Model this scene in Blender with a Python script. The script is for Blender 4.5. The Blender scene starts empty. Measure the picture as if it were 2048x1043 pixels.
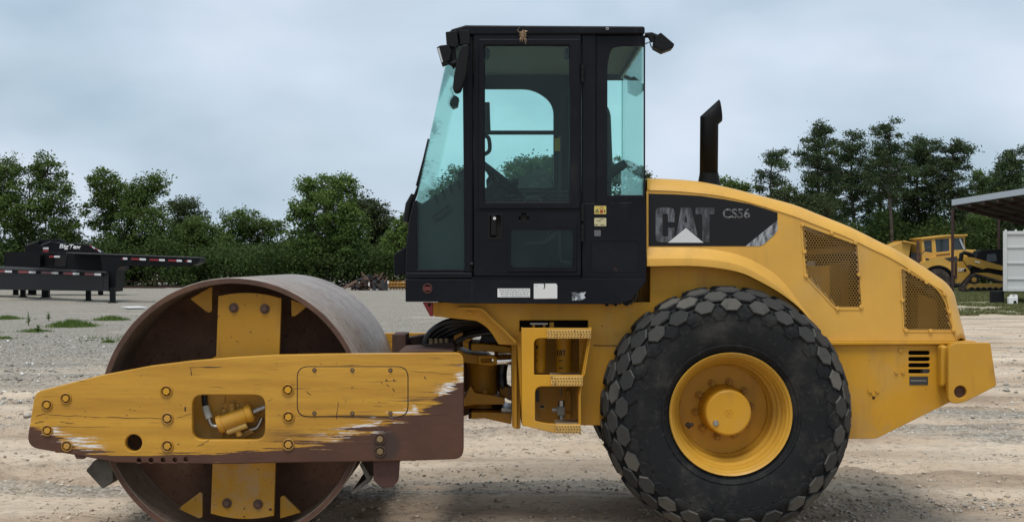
import bpy, bmesh, math, random
import numpy as np
from mathutils import Vector, Matrix
from math import radians, sin, cos, pi
random.seed(7); RNG = np.random.default_rng(11)
SC = bpy.context.scene
COL = SC.collection

# ---------------------------------------------------------------- camera
F, CX, CY, CAMY, CAMZ = 2781.0, 1012.0, 521.5, -9.05, 1.63
cam = bpy.data.cameras.new('camera'); camo = bpy.data.objects.new('camera', cam); COL.objects.link(camo)
camo.location = (0, CAMY, CAMZ); camo.rotation_euler = (radians(90), 0, 0)
cam.sensor_width = 36; cam.lens = 36 * F / 2048; cam.shift_x = (1024 - CX) / 2048
cam.clip_start = .1; cam.clip_end = 3000
SC.camera = camo

# ---------------------------------------------------------------- world, sun, exposure
SUN_EL, SUN_AZ = radians(66), radians(196)
W = bpy.data.worlds.new('World'); SC.world = W; W.use_nodes = True
wt = W.node_tree; wt.nodes.clear()
def wn(t, **k):
    n = wt.nodes.new(t)
    for a, b in k.items(): setattr(n, a, b)
    return n
wo = wn('ShaderNodeOutputWorld'); bg = wn('ShaderNodeBackground'); bg.inputs[1].default_value = .085
sky = wn('ShaderNodeTexSky', sky_type='NISHITA', sun_disc=False, sun_elevation=SUN_EL, sun_rotation=SUN_AZ)
sky.air_density = 1.2; sky.dust_density = 2.0
geo = wn('ShaderNodeTexCoord')
mp = wn('ShaderNodeMapping'); mp.inputs['Scale'].default_value = (1.0, 1.0, 1.9); mp.inputs['Location'].default_value = (3.3, 1.4, .35)
n1 = wn('ShaderNodeTexNoise'); n1.inputs['Scale'].default_value = 4.6; n1.inputs['Detail'].default_value = 4; n1.inputs['Roughness'].default_value = .42
n1.inputs['Distortion'].default_value = .15
cr = wn('ShaderNodeValToRGB')
cr.color_ramp.interpolation = 'B_SPLINE'
e = cr.color_ramp.elements
e[0].position = .32; e[0].color = (.268, .358, .438, 1)
e[1].position = .70; e[1].color = (.52, .57, .66, 1)
x = e.new(.47); x.color = (.375, .462, .550, 1)
mx = wn('ShaderNodeMix', data_type='RGBA'); mx.inputs[0].default_value = .93
wt.links.new(geo.outputs['Generated'], mp.inputs[0]); wt.links.new(mp.outputs[0], n1.inputs['Vector'])
wt.links.new(n1.outputs['Fac'], cr.inputs[0]); wt.links.new(sky.outputs[0], mx.inputs[6]); vm = wn('ShaderNodeVectorMath', operation='SCALE'); vm.inputs['Scale'].default_value = 10.
n2 = wn('ShaderNodeTexNoise'); n2.inputs['Scale'].default_value = 11; n2.inputs['Detail'].default_value = 5; n2.inputs['Roughness'].default_value = .5
wt.links.new(mp.outputs[0], n2.inputs['Vector']); r2 = wn('ShaderNodeMapRange'); r2.inputs[1].default_value = .3; r2.inputs[2].default_value = .7; r2.inputs[3].default_value = .96; r2.inputs[4].default_value = 1.04
wt.links.new(n2.outputs['Fac'], r2.inputs[0]); v2 = wn('ShaderNodeVectorMath', operation='SCALE'); wt.links.new(cr.outputs[0], v2.inputs[0]); wt.links.new(r2.outputs[0], v2.inputs['Scale']); wt.links.new(v2.outputs[0], vm.inputs[0]); wt.links.new(vm.outputs[0], mx.inputs[7])
wt.links.new(mx.outputs[2], bg.inputs[0]); wt.links.new(bg.outputs[0], wo.inputs[0])
sl = bpy.data.lights.new('sun', 'SUN'); sl.energy = 1.5; sl.angle = radians(28); sl.color = (1, .96, .9)
so = bpy.data.objects.new('sun', sl); COL.objects.link(so)
# direction towards the sun: high, a little to the camera's side
sd = Vector((sin(SUN_AZ) * cos(SUN_EL), cos(SUN_AZ) * cos(SUN_EL), sin(SUN_EL)))
so.rotation_euler = sd.to_track_quat('Z', 'Y').to_euler(); so.location = sd * 50
vs = SC.view_settings; vs.view_transform = 'Standard'; vs.look = 'None'; vs.exposure = .76; vs.gamma = 1; vs.use_curve_mapping = False

# ---------------------------------------------------------------- helpers
def P(px, py, y):
    d = y - CAMY
    return ((px - CX) * d / F, y, CAMZ - (py - CY) * d / F)
def Q(px, py, y):
    p = P(px, py, y); return (p[0], p[2])
def L(n, y): return n * (y - CAMY) / F
def Y(d): return d + CAMY
WLOC = {}
def link(o, parent=None):
    COL.objects.link(o)
    if parent is not None:
        o.parent = parent
        o.matrix_parent_inverse = Matrix.Translation(-Vector(WLOC.get(parent.name, (0, 0, 0))))
    return o
def tag(o, label=None, cat=None, group=None, kind=None):
    if label: o['label'] = label
    if cat: o['category'] = cat
    if group: o['group'] = group
    if kind: o['kind'] = kind
    return o
def thing(name, label, cat, loc=(0, 0, 0), group=None):
    o = bpy.data.objects.new(name, None); COL.objects.link(o); o.location = loc
    WLOC[o.name] = loc; o.empty_display_size = .2
    return tag(o, label, cat, group)
def fin(me, mat, ang=35):
    for m in (mat if isinstance(mat, (list, tuple)) else [mat]): me.materials.append(m)
    me.polygons.foreach_set('use_smooth', [True] * len(me.polygons))
    me.set_sharp_from_angle(angle=radians(ang))
    return me
def bevel(o, w, seg=2):
    m = o.modifiers.new('edge', 'BEVEL'); m.width = w; m.segments = seg; m.limit_method = 'ANGLE'; m.angle_limit = radians(40)
    m.harden_normals = True; return o
class M:
    def __init__(s): s.v = []; s.f = []; s.mi = []; s.cur = 0
    def add(s, vs, fs):
        b = len(s.v); s.v += [tuple(v) for v in vs]; s.f += [tuple(b + i for i in f) for f in fs]; s.mi += [s.cur] * len(fs); return s
    def box(s, x0, x1, y0, y1, z0, z1):
        x0, x1 = sorted((x0, x1)); y0, y1 = sorted((y0, y1)); z0, z1 = sorted((z0, z1))
        return s.add([(x0,y0,z0),(x1,y0,z0),(x1,y1,z0),(x0,y1,z0),(x0,y0,z1),(x1,y0,z1),(x1,y1,z1),(x0,y1,z1)],
                     [(0,3,2,1),(4,5,6,7),(0,1,5,4),(1,2,6,5),(2,3,7,6),(3,0,4,7)])
    def pbox(s, px0, px1, py0, py1, ya, yb):           # a box whose front face (at depth ya) spans these picture columns and rows
        a = P(px0, py0, ya); b = P(px1, py1, ya); return s.box(a[0], b[0], ya, yb, a[2], b[2])
    def obox(s, c, size, R):
        hx, hy, hz = [k / 2 for k in size]; c = Vector(c)
        vs = [c + R @ Vector((i * hx, j * hy, k * hz)) for k in (-1, 1) for i, j in ((-1,-1),(1,-1),(1,1),(-1,1))]
        return s.add(vs, [(0,3,2,1),(4,5,6,7),(0,1,5,4),(1,2,6,5),(2,3,7,6),(3,0,4,7)])
    def bar(s, a, b, w, h=None):
        a = Vector(a); b = Vector(b); d = b - a; R = d.to_track_quat('X', 'Z').to_matrix()
        return s.obox((a + b) / 2, (d.length, w, h or w), R)
    def prism(s, xz, y0, y1):
        n = len(xz); area = sum(xz[i][0] * xz[(i + 1) % n][1] - xz[(i + 1) % n][0] * xz[i][1] for i in range(n))
        if area < 0: xz = xz[::-1]
        if y0 > y1: y0, y1 = y1, y0
        vs = [(x, y0, z) for x, z in xz] + [(x, y1, z) for x, z in xz]
        fs = [tuple(range(n)), tuple(range(2 * n - 1, n - 1, -1))] + [(i, n + i, n + (i + 1) % n, (i + 1) % n) for i in range(n)]
        return s.add(vs, fs)
    def pprism(s, pts, ya, yb): return s.prism([Q(x, y, ya) for x, y in pts], ya, yb)
    def tube(s, pts, r, n=10, cap=True):
        pts = [Vector(p) for p in pts]; rs = r if isinstance(r, (list, tuple)) else [r] * len(pts)
        vs = []; ref = None
        for i, p in enumerate(pts):
            t = (pts[min(i + 1, len(pts) - 1)] - pts[max(i - 1, 0)]).normalized()
            if ref is None: ref = Vector((0, 0, 1)) if abs(t.z) < .9 else Vector((1, 0, 0))
            u = (ref - t * ref.dot(t)).normalized(); w = t.cross(u); ref = u
            vs += [p + (u * cos(2 * pi * k / n) + w * sin(2 * pi * k / n)) * rs[i] for k in range(n)]
        fs = [(i * n + k, i * n + (k + 1) % n, (i + 1) * n + (k + 1) % n, (i + 1) * n + k) for i in range(len(pts) - 1) for k in range(n)]
        if cap: fs += [tuple(range(n - 1, -1, -1)), tuple(range((len(pts) - 1) * n, len(pts) * n))]
        return s.add(vs, fs)
    def cyl(s, a, b, r, r2=None, n=24): return s.tube([a, b], [r, r if r2 is None else r2], n)
    def lathe(s, prof, c, n=64, closed=False):         # profile (r, y) turned about an axis parallel to Y through c
        vs = [(c[0] + r * sin(2 * pi * k / n), c[1] + y, c[2] + r * cos(2 * pi * k / n)) for r, y in prof for k in range(n)]
        m = len(prof); rng = range(m if closed else m - 1)
        fs = [(i * n + k, ((i + 1) % m) * n + k, ((i + 1) % m) * n + (k + 1) % n, i * n + (k + 1) % n) for i in rng for k in range(n)]
        if not closed:
            if prof[0][0] > 0: fs.append(tuple(range(n)))
            if prof[-1][0] > 0: fs.append(tuple(range(m * n - 1, (m - 1) * n - 1, -1)))
        return s.add(vs, fs)
    def loft(s, rows, flip=False):
        n = len(rows[0]); vs = [p for r in rows for p in r]
        fs = [(i * n + k, i * n + k + 1, (i + 1) * n + k + 1, (i + 1) * n + k) for i in range(len(rows) - 1) for k in range(n - 1)]
        if flip: fs = [f[::-1] for f in fs]
        return s.add(vs, fs)
    def build(s, name, mat, parent=None, bev=0, ang=35, base=None, seg=2):
        me = bpy.data.meshes.new(name)
        v = s.v if base is None else [(a - base[0], b - base[1], c - base[2]) for a, b, c in s.v]
        me.from_pydata(v, [], s.f)
        if any(s.mi): me.polygons.foreach_set('material_index', s.mi)
        bm = bmesh.new(); bm.from_mesh(me); bmesh.ops.recalc_face_normals(bm, faces=bm.faces); bm.to_mesh(me); bm.free()
        fin(me, mat, ang); o = bpy.data.objects.new(name, me)
        if base is not None: o.location = base
        link(o, parent)
        if bev: bevel(o, bev, seg)
        return o
def rnd_poly(pts, r, seg=5):                           # rounds the corners of a 2-D polygon; r one number or one per corner
    out = []; n = len(pts); rs = r if isinstance(r, (list, tuple)) else [r] * n
    for i in range(n):
        p = Vector(pts[i]).to_2d(); a = Vector(pts[i - 1]).to_2d(); b = Vector(pts[(i + 1) % n]).to_2d()
        if rs[i] <= 0: out.append((p.x, p.y)); continue
        u = (a - p); v = (b - p); k = min(rs[i], u.length * .48, v.length * .48); u.normalize(); v.normalize()
        s_, e_ = p + u * k, p + v * k
        for j in range(seg + 1):
            t = j / seg; q = s_ * (1 - t) ** 2 + p * 2 * t * (1 - t) + e_ * t * t; out.append((q.x, q.y))
    return out
def circ(cx, cy, r, n=24): return [(cx + r * cos(2 * pi * k / n), cy + r * sin(2 * pi * k / n)) for k in range(n)]
def rect(x0, x1, y0, y1): return [(x0, y0), (x1, y0), (x1, y1), (x0, y1)]
def plate(name, outer, holes, ya, yb, mat, parent=None, bev=.003, px=True, ang=30, base=None):
    """flat plate with holes, front face at depth ya, back at yb; outlines in picture px at depth ya (or metres if px is False)"""
    cu = bpy.data.curves.new(name, 'CURVE'); cu.dimensions = '2D'; cu.fill_mode = 'BOTH'
    th = abs(yb - ya); cu.extrude = max(th / 2 - bev, .0005); cu.bevel_depth = bev; cu.bevel_resolution = 1; cu.offset = -bev
    def area(p): return sum(p[i - 1][0] * p[i][1] - p[i][0] * p[i - 1][1] for i in range(len(p)))
    for k, loop in enumerate([outer] + list(holes)):
        pts = [Q(a, b, ya) for a, b in loop] if px else loop
        if (area(pts) > 0) != (k == 0): pts = pts[::-1]
        sp = cu.splines.new('POLY'); sp.points.add(len(pts) - 1); sp.use_cyclic_u = True
        for q, p in zip(sp.points, pts): q.co = (p[0], p[1], 0, 1)
    to = bpy.data.objects.new('tmp', cu); me = bpy.data.meshes.new_from_object(to); bpy.data.objects.remove(to); bpy.data.curves.remove(cu)
    me.name = name; me.materials.clear()
    me.transform(Matrix.Translation((0, (ya + yb) / 2, 0)) @ Matrix.Rotation(radians(90), 4, 'X'))
    if base is not None: me.transform(Matrix.Translation(-Vector(base)))
    fin(me, mat, ang); o = bpy.data.objects.new(name, me)
    if base is not None: o.location = base
    return link(o, parent)
def text(name, body, px, py, hpx, y, mat, parent, ext=.001, bold=0, wpx=None, shear=0, rot=0):
    cu = bpy.data.curves.new(name, 'FONT'); cu.body = body; cu.size = 1; cu.extrude = 0; cu.offset = bold; cu.shear = shear
    to = bpy.data.objects.new('tmp', cu); me = bpy.data.meshes.new_from_object(to); bpy.data.objects.remove(to); bpy.data.curves.remove(cu)
    co = np.empty(len(me.vertices) * 3); me.vertices.foreach_get('co', co); co = co.reshape(-1, 3)
    mn, mxx = co.min(0), co.max(0); sz = mxx - mn
    sy = L(hpx, y) / sz[1]; sx = L(wpx, y) / sz[0] if wpx else sy
    a = P(px, py, y)
    M4 = Matrix.Translation(a) @ Matrix.Rotation(rot, 4, 'Y') @ Matrix.Rotation(radians(90), 4, 'X') @ Matrix.Diagonal((sx, sy, 1, 1)) @ Matrix.Translation((-mn[0], -mn[1], 0))
    me.transform(M4); me.name = name; me.materials.clear(); fin(me, mat); o = bpy.data.objects.new(name, me)
    m = o.modifiers.new('depth', 'SOLIDIFY'); m.thickness = ext; m.offset = -1
    return link(o, parent)
def spline(pts, per=6):
    """Catmull-Rom through the points"""
    p = [Vector(q) for q in pts]; out = []
    for i in range(len(p) - 1):
        a, b, c, d = p[max(i - 1, 0)], p[i], p[i + 1], p[min(i + 2, len(p) - 1)]
        for k in range(per):
            t = k / per
            out.append(.5 * ((2 * b) + (c - a) * t + (2 * a - 5 * b + 4 * c - d) * t * t + (3 * b - a - 3 * c + d) * t ** 3))
    return [tuple(q) for q in out + [p[-1]]]
def dup(o, parent=None, loc=None, rot=None):
    """a copy of an object and, under it, of its children"""
    c = o.copy(); COL.objects.link(c); c.parent = parent
    if loc is not None: c.location = loc; WLOC[c.name] = tuple(loc)
    if rot is not None: c.rotation_euler = rot
    for ch in list(o.children): dup(ch, c)
    return c

# drum radius and centre
DR = .767
DX = (465 - CX) * (-1.067 - CAMY) / F
DZ = .767
# ---------------------------------------------------------------- materials
def mat(name, col=(.5, .5, .5), rough=.5, metal=0, spec=.5):
    m = bpy.data.materials.new(name); m.use_nodes = True; b = m.node_tree.nodes['Principled BSDF']
    b.inputs['Base Color'].default_value = (*col, 1); b.inputs['Roughness'].default_value = rough; b.inputs['Metallic'].default_value = metal
    b.inputs['Specular IOR Level'].default_value = spec
    return m
class G:
    """small node writer on one material"""
    def __init__(s, m): s.nt = m.node_tree; s.b = s.nt.nodes['Principled BSDF']; s.tc = s.n('ShaderNodeTexCoord').outputs['Object']
    def n(s, t, **k):
        nd = s.nt.nodes.new(t)
        for a, b in k.items(): setattr(nd, a, b)
        return nd
    def set(s, sock, v):
        if isinstance(v, bpy.types.NodeSocket): s.nt.links.new(v, sock)
        elif isinstance(v, tuple) and len(v) == 3 and sock.type == 'RGBA': sock.default_value = (*v, 1)
        else: sock.default_value = v
    def noise(s, scale=5, detail=4, rough=.5, stretch=None, off=(0, 0, 0), vec=None, out='Fac', dist=0):
        v = vec or s.tc
        if stretch or off != (0, 0, 0):
            mp = s.n('ShaderNodeMapping'); mp.inputs['Scale'].default_value = stretch or (1, 1, 1); mp.inputs['Location'].default_value = off; s.set(mp.inputs[0], v); v = mp.outputs[0]
        n = s.n('ShaderNodeTexNoise'); n.inputs['Scale'].default_value = scale; n.inputs['Detail'].default_value = detail; n.inputs['Roughness'].default_value = rough; n.inputs['Distortion'].default_value = dist
        s.set(n.inputs['Vector'], v); return n.outputs[out]
    def vor(s, scale=5, feature='F1', stretch=None, out='Distance', rnd=1):
        v = s.tc
        if stretch:
            mp = s.n('ShaderNodeMapping'); mp.inputs['Scale'].default_value = stretch; s.set(mp.inputs[0], v); v = mp.outputs[0]
        n = s.n('ShaderNodeTexVoronoi', feature=feature); n.inputs['Scale'].default_value = scale; n.inputs['Randomness'].default_value = rnd; s.set(n.inputs['Vector'], v); return n.outputs[out]
    def step(s, v, a, b, lo=0., hi=1.):                # smooth map of v from [a,b] to [lo,hi]
        n = s.n('ShaderNodeMapRange', interpolation_type='SMOOTHSTEP'); s.set(n.inputs[0], v)
        for i, q in enumerate((a, b, lo, hi)): s.set(n.inputs[1 + i], q)
        return n.outputs[0]
    def lin(s, v, a, b, lo=0., hi=1.):
        n = s.n('ShaderNodeMapRange'); s.set(n.inputs[0], v)
        for i, q in enumerate((a, b, lo, hi)): s.set(n.inputs[1 + i], q)
        return n.outputs[0]
    def math(s, op, a, b=0.):
        n = s.n('ShaderNodeMath', operation=op); s.set(n.inputs[0], a); s.set(n.inputs[1], b); return n.outputs[0]
    def mix(s, f, a, b):
        n = s.n('ShaderNodeMix', data_type='RGBA'); s.set(n.inputs[0], f); s.set(n.inputs[6], a); s.set(n.inputs[7], b); return n.outputs[2]
    def ramp(s, v, stops, interp='LINEAR'):
        n = s.n('ShaderNodeValToRGB'); s.set(n.inputs[0], v); n.color_ramp.interpolation = interp; e = n.color_ramp.elements
        for i, (p, c) in enumerate(stops):
            q = e[i] if i < 2 else e.new(p)
            q.position = p; q.color = (*c, 1) if isinstance(c, tuple) else (c, c, c, 1)
        return n.outputs[0]
    def xyz(s):
        n = s.n('ShaderNodeSeparateXYZ'); s.set(n.inputs[0], s.tc); return n.outputs
    def geo(s, out): return s.n('ShaderNodeNewGeometry').outputs[out]
    def bump(s, h, strength=.3, dist=.01):
        n = s.n('ShaderNodeBump'); n.inputs['Strength'].default_value = strength; n.inputs['Distance'].default_value = dist; s.set(n.inputs['Height'], h)
        s.set(s.b.inputs['Normal'], n.outputs[0])
    def col(s, v): s.set(s.b.inputs['Base Color'], v)
    def rough(s, v): s.set(s.b.inputs['Roughness'], v)

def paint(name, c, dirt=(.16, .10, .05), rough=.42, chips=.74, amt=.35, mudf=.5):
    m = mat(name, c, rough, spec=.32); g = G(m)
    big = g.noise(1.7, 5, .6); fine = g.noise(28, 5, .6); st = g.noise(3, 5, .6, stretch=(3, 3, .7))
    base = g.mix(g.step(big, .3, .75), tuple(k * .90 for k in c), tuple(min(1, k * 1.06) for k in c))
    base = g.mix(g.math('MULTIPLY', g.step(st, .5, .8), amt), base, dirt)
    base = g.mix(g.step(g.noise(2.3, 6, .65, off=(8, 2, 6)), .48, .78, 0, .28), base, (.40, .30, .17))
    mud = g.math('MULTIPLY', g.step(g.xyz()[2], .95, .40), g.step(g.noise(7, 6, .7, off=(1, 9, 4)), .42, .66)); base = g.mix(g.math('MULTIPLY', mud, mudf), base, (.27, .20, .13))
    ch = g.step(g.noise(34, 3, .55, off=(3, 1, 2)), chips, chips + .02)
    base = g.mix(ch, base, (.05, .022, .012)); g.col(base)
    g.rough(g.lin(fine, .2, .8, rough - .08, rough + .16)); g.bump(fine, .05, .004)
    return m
YEL = paint('yellow_paint', (.535, .266, .016))
YELW = paint('wheel_yellow_paint', (.535, .266, .016), mudf=0)
YELWD = paint('grimy_wheel_yellow', (.40, .195, .016), amt=.5, mudf=0)
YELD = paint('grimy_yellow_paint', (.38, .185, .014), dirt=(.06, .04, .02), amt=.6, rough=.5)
HOOD = paint('faded_yellow_hood', (.625, .345, .062), amt=.18, chips=.80, rough=.40)
SHADEYEL = paint('shaded_drum_yellow', (.38, .188, .013), dirt=(.12, .06, .02), amt=.5, chips=.68, rough=.55)  # worn yellow, base colour darkened for the shade inside the drum
def black_paint():
    m = mat('black_cab_paint', (.012, .013, .017), .45, spec=.16); g = G(m)
    a = g.noise(3, 6, .65); b = g.noise(18, 6, .7); s_ = g.noise(6, 6, .6, stretch=(1, 1, .35), off=(4, 2, 1))
    c = g.mix(g.step(a, .42, .8), (.0045, .0050, .0078), (.0100, .0108, .0140))
    c = g.mix(g.math('MULTIPLY', g.step(s_, .60, .74), .28), c, (.05, .045, .04))
    c = g.mix(g.step(b, .72, .76), c, (.06, .05, .045))
    zz = g.xyz()
    rust = g.math('MULTIPLY', g.step(g.noise(9, 5, .6, off=(7, 3, 1)), .58, .64), g.step(zz[2], 1.70, 1.60))
    rust = g.math('MULTIPLY', rust, g.step(zz[0], .62, .66)); g.col(g.mix(rust, c, (.075, .032, .022)))
    g.rough(g.lin(b, .2, .8, .30, .55)); g.bump(b, .05, .003); return m
BLK = black_paint()
BLKP = mat('black_plastic', (.006, .006, .0068), .55, spec=.2)
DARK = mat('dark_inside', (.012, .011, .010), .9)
def rusty(name, a, b, c, sc=5, rough=.75, stretch=None, bmp=.25):
    m = mat(name, a, rough); g = G(m); n = g.noise(sc, 7, .65, stretch=stretch); f = g.noise(sc * 9, 4, .6)
    g.col(g.mix(g.step(f, .55, .75), g.ramp(n, [(.3, a), (.7, c), (.5, b)]), tuple(k * .6 for k in a))); g.bump(f, bmp, .004); return m
RUST = rusty('rusty_steel', (.055, .026, .016), (.085, .040, .024), (.12, .055, .032))
RUSTD = rusty('dark_rust', (.020, .010, .006), (.032, .015, .009), (.046, .022, .012))
RED = mat('red_reflector', (.35, .012, .015), .3)
PRIMER = rusty('brown_primer', (.055, .021, .016), (.070, .027, .020), (.09, .036, .026), 3, .6, bmp=.1)
STEEL = mat('bare_steel', (.35, .34, .32), .35, .9); CHROME = mat('chrome_rod', (.75, .75, .76), .12, 1)
BOLT = rusty('bolt_steel', (.10, .065, .03), (.18, .12, .055), (.25, .17, .07), 12, .5)
BOLTR = rusty('rusty_bolt', (.045, .022, .014), (.07, .033, .02), (.10, .05, .03), 20, .7)
HOSE = mat('rubber_hose', (.010, .010, .011), .38)
WHITE = mat('white_paint', (.72, .72, .70), .5)
GREYL = mat('grey_lens', (.45, .47, .48), .15)
INT = mat('cab_interior_plastic', (.024, .027, .027), .75, spec=.25)
LINER = mat('cab_headliner', (.15, .15, .13), .9)
SEATM = mat('seat_fabric', (.022, .022, .024), .85)
def drum_mat():
    m = mat('worn_drum_steel', (.2, .18, .16), .5, .0); g = G(m)
    # streaks run round the drum: angle about its axis, stretched
    x, y, z = g.xyz(); dx = g.math('SUBTRACT', x, DX); dz = g.math('SUBTRACT', z, DZ)
    ang = g.math('ARCTAN2', dx, dz); cb = g.n('ShaderNodeCombineXYZ'); g.set(cb.inputs[0], g.math('MULTIPLY', ang, .8)); g.set(cb.inputs[1], y)
    v = cb.outputs[0]
    a = g.noise(4, 6, .6, vec=v, stretch=(1.2, 5, 1)); b = g.noise(22, 5, .65, vec=v, stretch=(1, 1.2, 1)); s_ = g.noise(9, 5, .6, vec=v, stretch=(.55, 7, 1), off=(2, 3, 0))
    c = g.ramp(a, [(.3, (.17, .130, .104)), (.72, (.42, .365, .32)), (.5, (.285, .237, .203))])
    c = g.mix(g.step(g.noise(2.6, 6, .7, vec=v, stretch=(1, 1.6, 1), off=(6, 1, 0)), .46, .66, 0, .55), c, (.17, .105, .075)); c = g.mix(g.math('MULTIPLY', g.step(b, .48, .72), .65), c, (.10, .062, .043)); c = g.mix(g.step(s_, .66, .72), c, (.46, .43, .40))
    g.col(c); g.rough(g.lin(b, .2, .8, .38, .62)); g.bump(b, .15, .003); return m
def rubber(name, a, b, t0, t1):
    m = mat(name, a, .75, spec=.22); g = G(m); n = g.noise(4, 6, .65); f = g.noise(40, 4, .6)
    c = g.mix(g.step(n, t0, t1), a, b); c = g.mix(g.math('MULTIPLY', g.step(f, .55, .8), .4), c, (.085, .078, .068)); g.col(c); g.bump(f, .2, .003)
    g.rough(g.lin(f, .2, .8, .6, .85)); return m
TYRE = rubber('tyre_rubber', (.0090, .0095, .0105), (.052, .049, .043), .47, .80)
def lug_mat():
    m = mat('dusty_tread', (.05, .05, .05), .8, spec=.3); g = G(m); r = g.geo('Random Per Island'); n = g.noise(14, 5, .65); big = g.noise(1.3, 2, .5)
    c = g.ramp(g.math('ADD', g.math('MULTIPLY', r, .55), g.math('MULTIPLY', big, .55)), [(.25, (.022, .0225, .022)), (.92, (.125, .115, .095)), (.58, (.045, .044, .041))]); c = g.mix(g.step(n, .5, .75, 0, .6), c, (.03, .03, .03)); g.col(c); g.bump(n, .25, .004); return m
LUGM = lug_mat()
def glass(name, tint, refl=1.0, dirt=.08):
    m = bpy.data.materials.new(name); m.use_nodes = True; nt = m.node_tree; nt.nodes.clear(); g = G.__new__(G); g.nt = nt
    g.tc = g.n('ShaderNodeTexCoord').outputs['Object']
    o = g.n('ShaderNodeOutputMaterial'); t = g.n('ShaderNodeBsdfTransparent'); gl = g.n('ShaderNodeBsdfGlossy'); gl.inputs['Roughness'].default_value = .02
    t.inputs[0].default_value = (*tint, 1); fr = g.n('ShaderNodeFresnel'); fr.inputs[0].default_value = 1.45
    mx = g.n('ShaderNodeMixShader'); g.set(mx.inputs[0], g.math('MULTIPLY', fr.outputs[0], refl)); g.set(mx.inputs[1], t.outputs[0]); g.set(mx.inputs[2], gl.outputs[0])
    df = g.n('ShaderNodeBsdfDiffuse'); df.inputs[0].default_value = (.22, .31, .29, 1)
    m2 = g.n('ShaderNodeMixShader'); g.set(m2.inputs[0], g.step(g.noise(3, 6, .65), .35, .8, dirt * .25, dirt)); g.set(m2.inputs[1], mx.outputs[0]); g.set(m2.inputs[2], df.outputs[0])
    nt.links.new(m2.outputs[0], o.inputs[0]); return m
GLASS = glass('tinted_glass', (.87, 1.0, .975), refl=.5, dirt=.028)
GLASSD = glass('dark_tinted_glass', (.66, .76, .74), refl=.6, dirt=.07)
def leafmat(name, a, b, c, tr=.4):
    m = mat(name, a, .7, spec=.10); g = G(m); r = g.geo('Random Per Island'); n = g.noise(.55, 3, .6)
    col = g.mix(g.lin(n, .3, .7, 0, 1), g.ramp(r, [(0, a), (1, b)]), g.ramp(r, [(0, b), (1, c)])); g.col(col)
    td = g.n('ShaderNodeBsdfTranslucent'); g.set(td.inputs[0], col); mx = g.n('ShaderNodeMixShader'); mx.inputs[0].default_value = tr
    o = g.nt.nodes['Material Output']; g.set(mx.inputs[1], g.b.outputs[0]); g.set(mx.inputs[2], td.outputs[0]); g.nt.links.new(mx.outputs[0], o.inputs[0]); return m
LEAF = leafmat('broad_leaves', (.080, .120, .034), (.100, .148, .040), (.124, .178, .048))
LEAFD = leafmat('dull_leaves', (.046, .062, .028), (.066, .086, .036), (.088, .110, .044))
LEAFL = leafmat('bright_leaves', (.096, .148, .038), (.118, .178, .045), (.14, .205, .053))
PINE = leafmat('pine_needles', (.050, .073, .034), (.062, .090, .040), (.078, .108, .046), .3)
UNDER = leafmat('shaded_brush_leaves', (.048, .076, .025), (.062, .096, .029), (.080, .120, .036))  # greens lowered to paint in the shade among the dense growth
DRYG = leafmat('dull_grass', (.085, .10, .04), (.13, .145, .055), (.20, .19, .09), .3)
GRASSM = leafmat('grass_blades', (.06, .11, .022), (.10, .17, .035), (.16, .20, .06), .3)
BARK = rusty('bark', (.045, .035, .028), (.07, .055, .045), (.10, .08, .065), 6, .9)

# ---------------------------------------------------------------- ground
def vnoise(x, y, s=0):
    xi = np.floor(x).astype(np.int64); yi = np.floor(y).astype(np.int64); fx = x - xi; fy = y - yi
    fx = fx * fx * (3 - 2 * fx); fy = fy * fy * (3 - 2 * fy)
    def h(a, b):
        n = (a * 374761393 + b * 668265263 + s * 974711) & 0xffffffff; n = ((n ^ (n >> 13)) * 1274126177) & 0xffffffff
        return ((n ^ (n >> 16)) & 0xffff) / 65535.0
    return (h(xi, yi) * (1 - fx) + h(xi + 1, yi) * fx) * (1 - fy) + (h(xi, yi + 1) * (1 - fx) + h(xi + 1, yi + 1) * fx) * fy
def fbm(x, y, o=4, s=0):
    r = 0; a = 1; t = 0
    for k in range(o): r = r + a * vnoise(x * 2 ** k, y * 2 ** k, s + k * 17); t += a; a *= .5
    return r / t
def height(x, y):
    x = np.asarray(x, float); y = np.asarray(y, float)
    near = np.clip(1.3 - np.hypot(x * .6, y - 2) / 22, 0, 1)
    h = (fbm(x * .35, y * 1.3, 4, 3) - .5) * .05                       # ruts along the yard
    rough_ = np.clip((fbm(x * .5, y * .9, 3, 9) - .46) * 6, 0, 1)
    h = h + (fbm(x * 2.0, y * 3.2, 4, 21) - .5) * .16 * (.22 + .78 * rough_)   # clods
    h = h + (fbm(x * 6, y * 7.5, 3, 41) - .5) * .055 * (.30 + rough_)
    for yc, wd, ph in ((1.55, .26, 0.), (3.3, .24, 1.3), (5.2, .30, 2.1), (.75, .20, 4.0)):   # wheel ruts along the yard
        q = (y - yc - .35 * np.sin(x * .23 + ph) - .10 * np.sin(x * .9 + ph)) / wd
        h = h - .030 * np.exp(-q * q * 1.6) + .018 * np.exp(-(np.abs(q) - 1.35) ** 2 * 5) + .010 * np.exp(-q ** 4) * np.sin(x * 2 * pi / .17 + q * 2.2) * np.clip(vnoise(x * .8, y * .3, 5) * 1.6 - .3, 0, 1)
    under = np.exp(-((y + .6) / 1.3) ** 2)
    return h * near * (1 - .55 * under) - .012
def axis(parts):
    out = []
    for a, b, n in parts: out += list(np.linspace(a, b, n, endpoint=False))
    return np.array(out)
gx = axis([(-900, -200, 6), (-200, -40, 24), (-40, -12, 60), (-12, -5, 70), (-5, 5, 380), (5, 12, 70), (12, 40, 60), (40, 200, 24), (200, 901, 7)])
gy = axis([(-60, -2, 20), (-2, -.5, 20), (-.5, 6, 200), (6, 16, 110), (16, 40, 110), (40, 110, 60), (110, 1500, 14)])
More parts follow.
